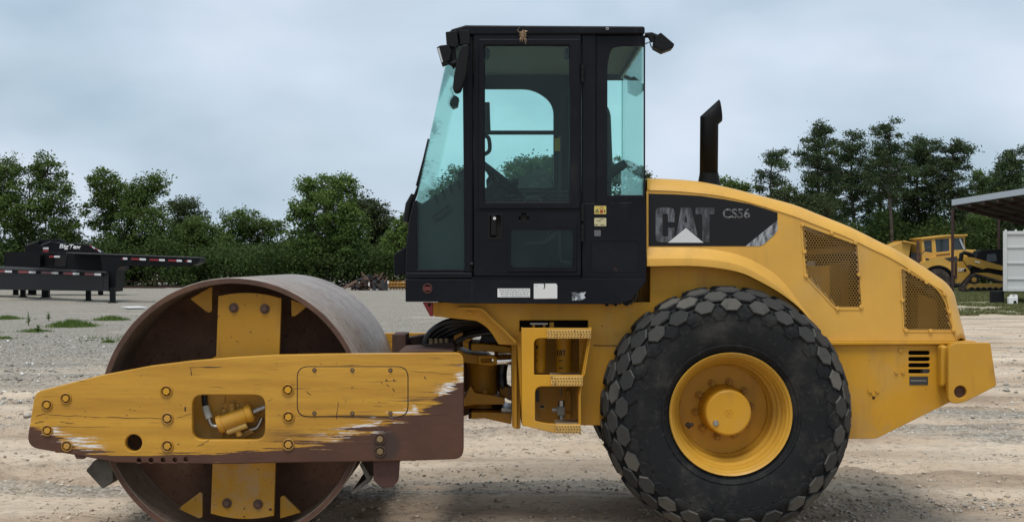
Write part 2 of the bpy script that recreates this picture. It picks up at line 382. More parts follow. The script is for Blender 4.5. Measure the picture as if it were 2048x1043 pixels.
X, YY = np.meshgrid(gx, gy); Z = height(X, YY)
me = bpy.data.meshes.new('ground'); nx, ny = len(gx), len(gy)
idx = np.arange(nx * ny).reshape(ny, nx)
quads = np.stack([idx[:-1, :-1], idx[:-1, 1:], idx[1:, 1:], idx[1:, :-1]], -1).reshape(-1, 4)
def fast_mesh(me, v, q):
    k = q.shape[1]; me.vertices.add(len(v)); me.vertices.foreach_set('co', np.asarray(v, np.float32).ravel())
    me.loops.add(q.size); me.loops.foreach_set('vertex_index', q.astype(np.int32).ravel())
    me.polygons.add(len(q)); me.polygons.foreach_set('loop_start', np.arange(0, q.size, k, dtype=np.int32)); me.update(calc_edges=True)
fast_mesh(me, np.stack([X, YY, Z], -1).reshape(-1, 3), quads)
me.polygons.foreach_set('use_smooth', [True] * len(me.polygons))
def ground_mat():
    m = mat('packed_dirt_and_gravel', (.4, .35, .28), .95, spec=.15); g = G(m)
    x, y, z = g.xyz()
    a = g.noise(1.0, 6, .6, stretch=(.30, 1.0, 1), dist=.4); b = g.noise(1.0, 6, .62, stretch=(.12, .8, 1), off=(5, 2, 0)); f = g.noise(9, 7, .7, stretch=(.7, 1.3, 1))
    peb = g.vor(34, out='Color'); pebd = g.vor(34); sp = g.n('ShaderNodeSeparateColor'); g.set(sp.inputs[0], peb)
    dirt = g.ramp(a, [(.28, (.29, .205, .138)), (.68, (.76, .63, .48)), (.46, (.56, .435, .315))])
    dirt = g.mix(g.step(f, .5, .72, 0, .5), dirt, (.28, .22, .165))
    cr2 = g.noise(22, 6, .7, stretch=(.55, 1.35, 1)); dirt = g.mix(g.step(cr2, .53, .66, 0, .62), dirt, (.18, .13, .09))  # shadows of the rough relief painted into the dirt as dark crevices
    grav = g.ramp(sp.outputs[0], [(0, (.165, .145, .118)), (1, (.56, .52, .45)), (.5, (.32, .29, .24))])
    grav = g.mix(g.step(f, .45, .75, 0, .5), grav, (.21, .19, .16))
    # gravel lies beyond the wheel track to the left and in patches elsewhere
    far = g.math('MULTIPLY', g.step(g.math('ADD', y, g.math('MULTIPLY', g.math('SUBTRACT', b, .5), 26.)), 3, 16), g.step(x, 4, -1)); far2 = g.step(y, 40, 60)
    gm = g.math('MAXIMUM', far, far2)
    gm = g.math('MAXIMUM', gm, g.step(b, .54, .64, 0, .8))
    gm = g.math('MULTIPLY', gm, g.step(a, .80, .55))
    c = g.mix(gm, dirt, grav)
    c = g.mix(g.math('MULTIPLY', g.step(y, 20, 45), .35), c, (.36, .33, .27))
    green = g.math('MULTIPLY', g.math('MULTIPLY', g.step(x, 8, 13), g.step(y, 30, 38)), g.step(g.noise(.8, 5, .65, stretch=(.4, .5, 1)), .34, .56))
    c = g.mix(g.math('MULTIPLY', green, .6), c, (.125, .16, .055)); g.col(c)
    h = g.math('ADD', g.math('SUBTRACT', g.math('MULTIPLY', f, 1.0), g.math('MULTIPLY', cr2, .6)), g.math('MULTIPLY', g.math('MULTIPLY', pebd, gm), -.8)); g.bump(h, 1.0, .045); return m
me.materials.append(ground_mat()); go = bpy.data.objects.new('ground', me); COL.objects.link(go); tag(go, 'pale rutted dirt and gravel yard under the yellow roller', None, None, 'structure')

def stones(name, n, region, smin, smax, mt, label, sink=.3):
    o8 = np.array([(1,0,0),(-1,0,0),(0,1,0),(0,-1,0),(0,0,1),(0,0,-1)], float)
    f8 = np.array([(0,2,4),(2,1,4),(1,3,4),(3,0,4),(2,0,5),(1,2,5),(3,1,5),(0,3,5)])
    xs, ys = region(n); n = len(xs); s = smin * (smax / smin) ** (RNG.random(n) ** 2.2)
    v = o8[None] * (s[:, None, None] * RNG.uniform(.55, 1.3, (n, 6, 1))) ; v = v + RNG.normal(0, .18, (n, 6, 3)) * s[:, None, None]
    v[:, :, 2] *= .65; a = RNG.uniform(0, 2 * pi, n); c_, s_ = np.cos(a)[:, None], np.sin(a)[:, None]
    vx = v[:, :, 0] * c_ - v[:, :, 1] * s_; vy = v[:, :, 0] * s_ + v[:, :, 1] * c_
    v = np.stack([vx + xs[:, None], vy + ys[:, None], v[:, :, 2] + (height(xs, ys) + s * sink)[:, None]], -1)
    me = bpy.data.meshes.new(name); q = (f8[None] + (np.arange(n) * 6)[:, None, None]).reshape(-1, 3); fast_mesh(me, v.reshape(-1, 3), q)
    me.materials.append(mt); o = bpy.data.objects.new(name, me); COL.objects.link(o); return tag(o, label, None, None, 'stuff')
def stone_mat(name, a, b, c):
    m = mat(name, a, .9, spec=.2); g = G(m); g.col(g.ramp(g.geo('Random Per Island'), [(0, a), (1, c), (.6, b)])); return m
def gravel_region(n):
    y = -.4 + 30 * RNG.random(n) ** 1.7; w = (y + 9.05) * .38; x = RNG.uniform(-1, 1, n) * w
    k = fbm(x * .25, y * .9, 3, 77); left = (x < 1) & (y > 4); keep = (k > .55) | left | (RNG.random(n) < .05); return x[keep], y[keep]
stones('gravel', 42000, gravel_region, .004, .018, stone_mat('grey_stones', (.22, .20, .17), (.38, .355, .305), (.66, .64, .58)), 'loose grey gravel scattered over the dirt yard')
def coarse_region(n):
    y = 5.5 + 16 * RNG.random(n) ** 1.3; x = -RNG.random(n) * (y + 9.05) * .40 - .1 * y * 0; x = np.where(RNG.random(n) < .15, -x, x)
    keep = fbm(x * .5, y * .8, 3, 33) > .42; return x[keep], y[keep]
stones('coarse_gravel', 5000, coarse_region, .016, .05, stone_mat('mixed_stones', (.17, .155, .13), (.36, .335, .29), (.70, .68, .63)), 'coarser pale stones in the gravel left of the drum')
def clod_region(n):
    y = -.5 + 12 * RNG.random(n) ** 1.4; w = (y + 9.05) * .38; x = RNG.uniform(-1, 1, n) * w
    k = fbm(x * .5, y * .9, 3, 9); keep = (k > .47) | (RNG.random(n) < .08); return x[keep], y[keep]
stones('dirt_clods', 14000, clod_region, .006, .026, stone_mat('dry_clods', (.36, .29, .21), (.50, .42, .32), (.62, .54, .43)), 'dry broken clods of pale dirt on the yard', .15)

def blades(xs, ys, hs, w, mt, name, lean=.45, base=None):
    n = len(xs); a = RNG.uniform(0, 2 * pi, n); dx, dy = np.cos(a) * w, np.sin(a) * w
    lx = RNG.normal(0, lean, n) * hs; ly = RNG.normal(0, lean, n) * hs; z0 = height(xs, ys) - .01
    b = (0, 0, 0) if base is None else base
    v = np.empty((n, 5, 3)); 
    v[:, 0] = np.stack([xs - dx, ys - dy, z0], -1); v[:, 1] = np.stack([xs + dx, ys + dy, z0], -1)
    v[:, 2] = np.stack([xs + dx * .7 + lx * .4, ys + dy * .7 + ly * .4, z0 + hs * .6], -1); v[:, 3] = np.stack([xs - dx * .7 + lx * .4, ys - dy * .7 + ly * .4, z0 + hs * .6], -1)
    v[:, 4] = np.stack([xs + lx, ys + ly, z0 + hs], -1); v -= np.array(b)
    me = bpy.data.meshes.new(name); k = (np.arange(n) * 5)[:, None]
    fs = np.concatenate([np.concatenate([k, k + 1, k + 2], 1), np.concatenate([k, k + 2, k + 3], 1), np.concatenate([k + 3, k + 2, k + 4], 1)])
    fast_mesh(me, v.reshape(-1, 3), fs); me.materials.append(mt); o = bpy.data.objects.new(name, me); COL.objects.link(o)
    if base is not None: o.location = base
    return o
# grass strip beyond the roller's tail
n = 60000; ys = Y(RNG.uniform(41, 84, n)); xs = (RNG.uniform(1860, 2120, n) - CX) * (ys - CAMY) / F
k = fbm(xs * .5, ys * .35, 4, 55) > np.where(ys - CAMY > 46, .38, .50); xs, ys = xs[k], ys[k]
tag(blades(xs, ys, RNG.uniform(.04, .13, len(xs)), .022, DRYG, 'grass', .8), 'patchy short grass in front of the shed and container', None, None, 'stuff')
n = 5000; ys = Y(RNG.uniform(24, 42, n)); xs = (RNG.uniform(-40, 280, n) - CX) * (ys - CAMY) / F
k = fbm(xs * .6, ys * .4, 4, 91) > .64; xs, ys = xs[k], ys[k]
tag(blades(xs, ys, RNG.uniform(.03, .09, len(xs)), .008, GRASSM, 'sparse_grass', .8), 'sparse short grass in the gravel left of the drum', None, None, 'stuff')
def tuft(px, py, wpx, hpx, n, label, flat=.5):
    d = CAMZ * F / (py - CY); y = Y(d); x = (px - CX) * d / F; w = wpx * d / F / 2.2
    xs = x + RNG.normal(0, w * .5, n); ys = y + RNG.normal(0, w * flat, n); r = np.hypot((xs - x) / w, (ys - y) / w)
    hs = np.clip(hpx * d / F * (1.1 - .5 * r) * RNG.uniform(.5, 1.1, n), .02, 2)
    t = thing('grass_tuft', label, 'grass tuft', (x, y, 0.0), 'green tufts in the gravel beside the drum')
    o = blades(xs, ys, hs, .0085 if d < 40 else .012, GRASSM, 'blades', .4, base=(x, y, 0.0)); o.parent = t; o.location = (0, 0, 0); o['kind'] = 'stuff'
tuft(145, 652, 92, 18, 1500, 'widest bright green grass tuft, left of the drum rim')
tuft(222, 639, 66, 12, 800, 'bright green grass tuft nearest the steel drum rim')
tuft(218, 684, 26, 9, 260, 'small low grass tuft close to the drum, nearest the camera')
tuft(14, 637, 60, 10, 700, 'yellowish grass tuft at the left edge of the yard')
tuft(10, 676, 30, 8, 300, 'low grass tuft at the left edge in coarse gravel')
tuft(70, 662, 70, 9, 420, 'thin grass tuft in front of the leafy upright weed')
def weed(px, py, hpx, wpx, label):
    d = CAMZ * F / (py - CY); y = Y(d); x = (px - CX) * d / F; h = hpx * d / F; w = wpx * d / F / 2; t = thing('weed', label, 'weed', (x, y, 0), 'upright weeds in the gravel')
    m = M(); m.tube([(x, y, -.02), (x + .01, y, h * .5), (x - .01, y, h)], [.012, .009, .004], 6); m.build('stem', GRASSM, t)
    m = M()
    for i in range(70):
        z = h * random.uniform(.12, 1); a = random.uniform(0, 2 * pi); l = w * random.uniform(.5, 1.1) * (1.15 - .6 * z / h); u = Vector((cos(a), sin(a), random.uniform(.1, .7))).normalized(); v = Vector((-sin(a), cos(a), 0)) * l * .22
        p = Vector((x, y, z)); m.add([p, p + u * l * .5 + v, p + u * l, p + u * l * .5 - v], [(0, 1, 2, 3)])
    m.build('leaf_cluster', LEAFL, t)
weed(57, 650, 26, 16, 'tall upright leafy weed in the gravel below the trailer')
weed(97, 640, 16, 16, 'short upright weed right of the tall weed')
weed(75, 664, 14, 22, 'low spreading weed nearest the bottom, below the tall weed')

# ---------------------------------------------------------------- trees
def leaf_mesh(name, cen, size, mt, parent, aspect=.6, up=.35, base=(0, 0, 0)):
    n = len(cen); nrm = RNG.normal(0, 1, (n, 3)); nrm[:, 2] = np.abs(nrm[:, 2]) + up; nrm /= np.linalg.norm(nrm, axis=1)[:, None]
    t = np.cross(nrm, RNG.normal(0, 1, (n, 3))); t /= np.linalg.norm(t, axis=1)[:, None]; b = np.cross(nrm, t)
    s = size * RNG.uniform(.6, 1.25, n)[:, None]
    v = np.stack([cen - t * s * .5, cen + b * s * aspect * .5, cen + t * s * .5, cen - b * s * aspect * .5], 1) - np.array(base)
    me = bpy.data.meshes.new(name); fast_mesh(me, v.reshape(-1, 3), np.arange(n * 4).reshape(-1, 4)); me.materials.append(mt)
    o = bpy.data.objects.new(name, me); return link(o, parent)
def ell(n, c, r, shell=.45):
    d = RNG.normal(0, 1, (n, 3)); d /= np.linalg.norm(d, axis=1)[:, None]; k = (shell + (1 - shell) * RNG.random(n)) ** .8
    return np.array(c) + d * k[:, None] * np.array(r)
def tree(label, px, d, lobes, mt, base_py=None, leaf=.18, dens=1.0, trunk=.16, name='broadleaf_tree', cat='tree', group=None, clump=.46, lean=0.):
    """lobes: (px, py, rx, ry) in picture px at the tree's own distance d"""
    y = Y(d); x0 = (px - CX) * d / F; k = d / F; t = thing(name, label, cat, (x0, y, 0), group)
    L3 = [((a - CX) * k, y + random.uniform(-.5, .5) * c * k, CAMZ - (b - CY) * k, c * k, e_ * k) for a, b, c, e_ in lobes]
    top = max(q[2] for q in L3); m = M()
    tx = sum(q[0] * q[3] for q in L3) / sum(q[3] for q in L3)
    tp = [(x0, y, -.1), (x0 + .1 * (tx - x0), y + .1, top * .25), (x0 + .5 * (tx - x0) + .12, y - .1, top * .55), (tx, y, top * .92)]
    sp = spline(tp, 4); m.tube(sp, [trunk * (1 - .8 * i / (len(sp) - 1)) for i in range(len(sp))], 8)
    cen = []
    for lx, ly, lz, rx, rz in L3:
        zb = max(.6, min(lz - rz * .7, top * .8)); f = min(1, max(0, zb / (top * .92))); a = sp[int(f * (len(sp) - 1))]
        m.tube(spline([a, ((a[0] + lx) / 2, (a[1] + ly) / 2, (a[2] + lz) / 2 - .15), (lx, ly, lz + rz * .4)], 3), [trunk * .45 * (1 - .11 * j) for j in range(7)], 6)
        nc = max(6, int(dens * 36 * (rx * rx * rz) ** (2 / 3))); cs = ell(nc, (lx, ly, lz), (rx, rx * .85, rz), .35)
        for c in cs[:nc // 2]: m.tube([(lx, ly, lz), tuple((np.array((lx, ly, lz)) + c) / 2 + RNG.normal(0, .1, 3)), tuple(c)], [trunk * .16, trunk * .1, .012], 4, False)
        nl = 54; g = np.repeat(cs, nl, 0) + RNG.normal(0, 1, (nc * nl, 3)) * np.array((clump * .5, clump * .5, clump * .32)) * RNG.uniform(.6, 1.25, (nc, 1)).repeat(nl, 0); cen.append(g)
    m.build('trunk', BARK, t); leaf_mesh('crown', np.concatenate(cen), leaf, mt, t); return t
LG = 'broadleaf trees along the left edge of the yard'
tree('big dark leafy tree at the far left behind the trailers', 60, 88, [(15, 345, 40, 42), (88, 345, 36, 42), (110, 400, 44, 50), (40, 420, 62, 60), (-15, 400, 40, 60), (60, 500, 90, 60), (130, 460, 30, 40)], LEAF, group=LG)
tree('two-headed leafy tree above the trailer lettering', 240, 90, [(212, 370, 36, 34), (300, 372, 36, 30), (255, 400, 60, 36), (200, 425, 42, 40), (290, 440, 56, 44), (245, 510, 90, 55), (330, 500, 50, 50)], LEAF, group=LG)
tree('small dark round-topped tree right of the two-headed tree', 366, 108, [(364, 412, 38, 20), (375, 440, 44, 30)], LEAFD, group=LG)
tree('low bushy tree with a sloping top right of the two-headed tree', 400, 92, [(400, 462, 42, 30), (378, 500, 60, 50), (430, 510, 60, 50)], LEAF, group=LG)
tree('wide low tree with twiggy top in the gap before the tall central tree', 488, 94, [(480, 440, 40, 22), (505, 450, 36, 26), (470, 490, 56, 50), (530, 500, 52, 50), (548, 455, 24, 20)], LEAF, group=LG, dens=.8)
tree('tall bright leafy tree standing between the drum and the cab', 655, 88, [(640, 375, 46, 32), (690, 372, 28, 26), (660, 420, 62, 44), (600, 430, 30, 30), (640, 490, 82, 60), (700, 470, 40, 60), (610, 520, 56, 45)], LEAFL, group=LG, leaf=.19)
tree('brownish dense tree behind the tall bright tree', 738, 96, [(725, 415, 34, 28), (755, 440, 36, 36), (735, 490, 50, 60), (775, 500, 34, 50)], LEAFD, group=LG, dens=1.3)
tree('lighter green bushy tree next to the front of the cab', 815, 84, [(812, 445, 26, 26), (800, 485, 38, 40), (830, 500, 40, 50), (845, 425, 24, 22)], LEAFL, group=LG)
tree('leafy tree glimpsed through the front cab glass', 910, 90, [(915, 355, 22, 26), (890, 385, 30, 30), (930, 400, 40, 40), (900, 470, 60, 60)], LEAFD, group=LG)
tree('round dark tree seen through the cab door window', 1066, 86, [(1040, 340, 34, 24), (1085, 335, 32, 26), (1120, 345, 34, 30), (1060, 375, 58, 30), (1100, 440, 70, 70)], LEAFD, group=LG, dens=1.35)
tree('leafy tree seen through the rear cab glass', 1252, 84, [(1235, 345, 26, 30), (1275, 365, 30, 30), (1250, 420, 56, 50)], LEAFD, group=LG)

def pine(label, px, d, top, tw, crown0, tufts, spread, mt=PINE, lean=0, sparse=1.0):
    """px of the trunk foot, row of the tip, crown from row crown0 down; tufts of needles at the ends of side branches"""
    y = Y(d); k = d / F; x0 = (px - CX) * k; H = CAMZ - (top - CY) * k; zc = CAMZ - (crown0 - CY) * k
    t = thing('pine_tree', label, 'pine tree', (x0, y, 0), 'tall pines behind the shed'); m = M()
    sp = spline([(x0, y, -.1), (x0 + lean * .3 + .1, y, H * .35), (x0 + lean * .6 - .1, y + .1, H * .7), (x0 + lean, y, H * .985)], 5)
    m.tube(sp, [tw * (1 - .85 * i / (len(sp) - 1)) for i in range(len(sp))], 8)
    cen = []; nb = tufts
    for i in range(nb):
        f = (i + .5) / nb; z = zc + (H - zc) * f; a = i * 2.39996 + random.uniform(-.5, .5)
        prof = spread * k * (min(1, (1 - f) * 2.2 + .18)) * (.55 + .45 * min(1, f * 3)) * random.uniform(.45, 1.12)
        q = sp[min(len(sp) - 1, int(z / H * (len(sp) - 1)))]; b0 = (q[0], q[1], z)
        tip = (q[0] + cos(a) * prof, q[1] + sin(a) * prof, z + prof * random.uniform(.02, .42))
        mid = ((b0[0] + tip[0]) / 2, (b0[1] + tip[1]) / 2, (b0[2] + tip[2]) / 2 - prof * .06)
        m.tube([b0, mid, tip], [tw * .28, tw * .18, .015], 5, False)
        for _ in range(int(max(1, round(sparse * random.choice((1, 2, 2, 3)))))):
            s = random.uniform(.5, 1.05); w = Vector(b0).lerp(Vector(tip), s) + Vector((random.gauss(0, .32), random.gauss(0, .32), random.gauss(.05, .22)))
            r = random.uniform(.28, .55); n_ = int(170 * r / .5)
            cen.append(np.array(w) + RNG.normal(0, 1, (n_, 3)) * np.array((r * .48, r * .48, r * .27)))
    m.build('trunk', BARK, t); leaf_mesh('crown', np.concatenate(cen), .19, mt, t, aspect=.34, up=.1); return t
tree('light green leafy tree just right of the exhaust pipe', 1465, 88, [(1458, 370, 24, 18), (1485, 385, 20, 20), (1450, 410, 40, 30)], LEAFL, group='broadleaf trees right of the exhaust')
pine('small open pine standing alone right of the exhaust pipe', 1545, 84, 303, .13, 440, 27, 44, sparse=.9)
pine('tall bushy-topped pine at the left end of the pine row', 1640, 86, 250, .17, 440, 52, 49, sparse=.9)
pine('slightly shorter pine right of the tall bushy-topped pine', 1706, 90, 270, .17, 440, 48, 45)
pine('tallest thin pine with a forked tuft of a top', 1780, 84, 250, .15, 400, 33, 36, sparse=.8)
pine('dark pine growing close below the tallest thin pine', 1762, 92, 300, .16, 470, 52, 53)
pine('broad dense pine in the middle of the row behind the dump truck', 1838, 88, 289, .18, 450, 63, 58, sparse=1.2)
pine('rounded pine behind the dump truck cab', 1906, 86, 289, .17, 440, 52, 50)
pine('open small-topped pine above the shed roof', 2022, 84, 306, .16, 450, 40, 40)
pine('dark pine filling the gap between the first two tall pines', 1672, 98, 330, .15, 480, 40, 53)
tree('pale green leafy tree right of the rounded pine above the shed', 1966, 98, [(1960, 360, 30, 22), (1990, 375, 34, 26), (1950, 410, 50, 40), (2040, 400, 50, 46)], LEAF, group='broadleaf trees right of the exhaust')
tree('green leafy tree under the pines left of the dump truck', 1600, 80, [(1570, 400, 40, 30), (1620, 420, 44, 34), (1590, 460, 80, 60)], LEAFD, group='broadleaf trees right of the exhaust')
def brush(name, x0, x1, d0, d1, top, n, mt, label, seed):
    """a low continuous mass of bushes: leaf clumps under a wavy top line"""
    m_ = n // 34; px = RNG.uniform(x0, x1, m_); d = RNG.uniform(d0, d1, m_); k = d / F
    tp = top - (fbm(px / 34., d * .11, 3, seed) - .5) * 110; z = np.clip((CAMZ - (tp - CY) * k), .5, 20) * RNG.random(m_) ** .6
    c = np.stack([(px - CX) * k, Y(d), np.maximum(z, .12)], -1); g = np.repeat(c, 34, 0) + RNG.normal(0, 1, (m_ * 34, 3)) * np.array((.36, .36, .24)); g[:, 2] = np.abs(g[:, 2])
    tag(leaf_mesh(name, g, .22, mt, None), label, None, None, 'stuff')
brush('undergrowth', -420, 960, 86, 97, 500, 140000, UNDER, 'dense low undergrowth along the foot of the trees on the left', 5)
brush('undergrowth', 960, 1420, 86, 97, 440, 26000, UNDER, 'undergrowth behind the cab and hood', 6)
brush('undergrowth', 1400, 2500, 84, 97, 450, 180000, UNDER, 'dense undergrowth below the pines on the right', 7)
brush('undergrowth', 1900, 2110, 88, 95, 430, 26000, LEAF, 'fresh green bushes under the shed roof line', 8)

# ---------------------------------------------------------------- the trailers on the left
BLKT = mat('black_trailer_paint', (.005, .005, .006), .5, spec=.18); TAPER = mat('red_tape', (.20, .012, .016), .4); TAPEW = mat('white_tape', (.62, .62, .62), .4)
GREYW = mat('weathered_edge', (.055, .055, .053), .6, spec=.3); GREYD = mat('dark_grey_post', (.03, .03, .032), .6)
d0 = 54.5; t = thing('flatbed_trailer', 'black flatbed trailer on legs with red and white tape, nearer of the two', 'trailer', P(150, 600, Y(57))[:2] + (0,))
def S(px, py, d): return Vector(P(px, py, Y(d)))
# deck runs away to the left: near edge from 54.5 m at the right to 63 m
def dk(px): return 54.5 + (213 - px) / 213 * 8.5
def strip(m, pts_top, pts_bot, depth):                  # a slab whose near face follows the two rows of points
    n = len(pts_top); off = Vector(depth); A = list(pts_top) + list(pts_bot); B = [p + off for p in A]; v = A + B; f = []
    for i in range(n - 1):
        a, b, c, e_ = i, i + 1, n + i + 1, n + i
        f += [(e_, c, b, a), (2 * n + a, 2 * n + b, 2 * n + c, 2 * n + e_), (a, b, 2 * n + b, 2 * n + a), (c, e_, 2 * n + e_, 2 * n + c)]
    f += [(0, 2 * n, 3 * n, n), (n - 1, 2 * n - 1, 4 * n - 1, 3 * n - 1)]
    m.add(v, f); return m
dep = Vector((-.62, 2.0, 0)); xs_ = [-50, 0, 70, 140, 213]
m = strip(M(), [S(p, 532.3 + 10.5 * p / 213, dk(p)) for p in xs_], [S(p, 538 + 7 * p / 213, dk(p)) for p in xs_], dep); m.build('deck', GREYW, t)
m = strip(M(), [S(p, 538 + 7 * p / 213, dk(p)) + Vector((.05, .1, 0)) for p in xs_], [S(p, 579 + 3 * p / 213, dk(p)) + Vector((.05, .1, 0)) for p in xs_], dep * .9); m.build('side_rail', BLKT, t)
def tapes(parent, runs, row, dfun, hh, lift=.03):
    for a, b, c in runs:
        for (u, w, mm, nm) in ((a, b, TAPER, 'red_tape'), (b, c, TAPEW, 'white_tape')):
            q = [S(u, row(u), dfun(u)), S(w, row(w), dfun(w))]; h = hh * dfun(u) / F; off = Vector((-.02, -lift, 0))
            m = M(); v = [q[0] + off, q[1] + off, q[1] + off - Vector((0, 0, h)), q[0] + off - Vector((0, 0, h))]; v += [p + Vector((.01, .02, 0)) for p in v]
            m.add(v, [(3, 2, 1, 0), (4, 5, 6, 7), (0, 1, 5, 4), (2, 3, 7, 6), (1, 2, 6, 5), (0, 4, 7, 3)]); m.build(nm, mm, parent)
tapes(t, [(-8, 11, 25), (38, 59, 73), (84, 104, 118), (128, 147, 160), (171, 190, 203)], lambda p: 539.8 + 7 * p / 213, dk, 4.2)
yn = Y(55)
m = M(); m.pprism(rnd_poly([(11, 504), (80, 503.5), (80, 532), (11, 532)], 2), Y(58), Y(60)); m.build('front_box', BLKT, t)
m = M(); m.pprism(rnd_poly([(135, 507), (231, 509), (231, 541), (135, 537)], 2), Y(56), Y(58)); m.build('side_box', BLKT, t)
m = M(); m.pprism([(79, 503.5), (136, 505), (136, 508.5), (79, 508)], Y(57), Y(59)); m.build('top_rail', BLKT, t)
m = M(); m.pprism([(79, 508), (112, 508), (108, 533), (79, 533)], Y(58.5), Y(60)); m.build('inner_box', BLKT, t)
m = M(); m.pprism([(200, 509), (399, 515.5), (399, 524), (385, 531), (345, 531.5), (240, 532), (232, 540), (231, 583), (219, 583), (205, 578), (205, 545)], yn, yn + 1.1); m.build('gooseneck', BLKT, t, bev=.03)
m = M(); m.pprism([(132, 503.8), (399, 514.2), (399, 516.2), (132, 506)], yn - .04, yn + 1.0); m.build('neck_edge', GREYW, t)
tapes(t, [(245, 248, 256), (264, 281, 293), (301, 320, 331), (338, 355, 365), (373, 377, 384)], lambda p: 514.6 + (p - 245) * .039, lambda p: 55., 4.0, .06)
tapes(t, [(100, 110, 121)], lambda p: 511.0, lambda p: 56.8, 3.6, .06)
m = M(); m.pbox(333, 337, 531, 537, yn, yn + .1); m.build('stud', BLKT, t)
def leg(x0, x1, py0, basey):
    d = CAMZ * F / (basey - CY); m = M(); a = P(x0, py0, Y(d)); b = P(x1, py0, Y(d)); m.box(a[0], b[0], a[1], a[1] + (b[0] - a[0]), .03, a[2]); m.box(a[0] - .06, b[0] + .06, a[1] - .05, a[1] + (b[0] - a[0]) + .05, -.02, .03); m.build('leg', BLKT, t, bev=.008)
leg(219, 229, 575, 605); leg(171, 180, 560, 600.5); leg(83, 96, 560, 594.5); leg(40, 49, 560, 593.5); leg(56, 63, 560, 588)
# the second trailer's neck with lettering
t2 = thing('gooseneck_trailer', 'black gooseneck trailer with white lettering on its sloping neck, behind the flatbed', 'trailer', P(150, 585, Y(66))[:2] + (0,)); y2 = Y(66)
m = M(); m.pprism([(101, 483), (118, 484), (172, 488.5), (180, 489.5), (207, 504.5), (207, 512), (82, 512), (82, 492)], y2, y2 + .25); m.build('neck_side', BLKT, t2, bev=.02)
m = M(); m.pprism([(72, 482), (77, 482), (77, 490), (84, 490), (84, 512), (50, 512), (50, 493)], y2 + .9, y2 + 1.9); m.build('neck_block', BLKT, t2, bev=.02)
m = M(); m.pprism([(77, 477.6), (121, 478.5), (121, 489), (77, 489)], y2 + 1.2, y2 + 1.9); m.build('toolbox', BLKT, t2, bev=.02)
m = M(); m.bar(S(53, 490, 66), S(73, 482.6, 66), .06); m.build('rail', GREYW, t2); m = M(); m.bar(S(82, 489.5, 65.9), S(101, 482.6, 65.9), .05); m.build('rail', GREYW, t2)
m = M(); m.pprism([(8, 508), (235, 508), (235, 575), (8, 570)], y2 + .3, y2 + 1.6); m.build('chassis', BLKT, t2)
for a in (30, 66, 200):
    m = M(); q = P(a, 570, y2 + .6); m.box(q[0] - .1, q[0] + .1, q[1], q[1] + .2, -.02, q[2]); m.build('leg', BLKT, t2)
text('lettering', 'BigTex', 118, 499, 11.5, y2 - .03, WHITE, t2, .02, .025, 44, .2, radians(2.5))
m = M(); m.pbox(86, 97, 494, 498.3, y2 - .03, y2); m.build('white_label', TAPEW, t2); m = M(); m.pbox(86, 97, 498.3, 505, y2 - .03, y2); m.build('red_label', TAPER, t2)
for i, (a, b) in enumerate(((179, 184), (184, 190), (190, 196), (196, 202))):
    q = lambda p: 489.8 + (p - 180) * .56
    m = M(); m.pprism([(a, q(a)), (b, q(b)), (b, q(b) + 2.6), (a, q(a) + 2.6)], y2 - .03, y2); m.build('red_tape' if i % 2 == 0 else 'white_tape', TAPER if i % 2 == 0 else TAPEW, t2)
for a in (113, 128, 143, 157, 170):
    m = M(); m.pbox(a, a + 6, 484.6 + (a - 113) * .055, 486.2 + (a - 113) * .055, y2 - .03, y2); m.build('top_tape', GREYW, t2)

# ---------------------------------------------------------------- scrap along the tree line
GB = 'rusty steel beams lying along the foot of the trees'
for i, (a, b, py, hh, dd, tl) in enumerate(((226, 262, 570, 4, 88, .2), (236, 290, 575, 3.5, 84, -.1), (262, 300, 569, 3.5, 89, .15), (280, 330, 575.5, 3, 83.5, .1), (296, 318, 571, 4, 87, -.5), (310, 384, 567, 5, 88, .0), (318, 392, 573.5, 3, 85, .05), (385, 425, 573, 4, 86, -.1))):
    A = P(a, py, Y(dd)); B = P(b, py + tl * 4, Y(dd)); w = hh * dd / F; A = (A[0], A[1], w * .5 + (.28 if py < 572 else 0)); B = (B[0], B[1] + tl, A[2])
    m = M(); A = Vector(A); B = Vector(B); t_ = w * .16
    m.bar(A + Vector((0, 0, w * .5)), B + Vector((0, 0, w * .5)), w * .9, t_); m.bar(A - Vector((0, 0, w * .5)), B - Vector((0, 0, w * .5)), w * .9, t_); m.bar(A, B, t_, w * 1.0)
    o = m.build('steel_beam', RUST if i % 3 else PRIMER, None, base=tuple(A))
    tag(o, 'rusty steel beam in the low row at the foot of the trees left of the drum', 'steel beam', GB)
t = thing('scrap_pile', 'heap of rusty tangled scrap metal behind the top of the drum', 'scrap pile', P(740, 580, Y(80))[:2] + (0,)); sm = [RUST, RUSTD, PRIMER, BLKT, RUST, GREYW]
for i in range(120):
    px = random.triangular(697, 778, 745); d = random.uniform(77, 83); hmax = (24 if px > 725 else 15) * d / F; x, _, _ = P(px, 0, Y(d)); z = random.uniform(.05, hmax)
    m = M(); Rm = Matrix.Rotation(random.uniform(0, pi), 3, 'Z') @ Matrix.Rotation(random.uniform(-1, 1), 3, 'Y') @ Matrix.Rotation(random.uniform(-.8, .8), 3, 'X')
    s = (random.uniform(.3, .95), random.uniform(.04, .22), random.uniform(.03, .09)); m.obox((x, Y(d), z), s, Rm); m.build('scrap_piece', random.choice(sm), t)
for px, py, w, h in ((738, 568, 2.5, 7), (742, 578.6, 4, 1.4), (754, 578.6, 4, 1.4), (776, 564, 2.5, 6)):
    m = M(); m.pbox(px - w / 2, px + w / 2, py - h / 2, py + h / 2, Y(77), Y(77) + .06); m.build('white_scrap', WHITE, t)
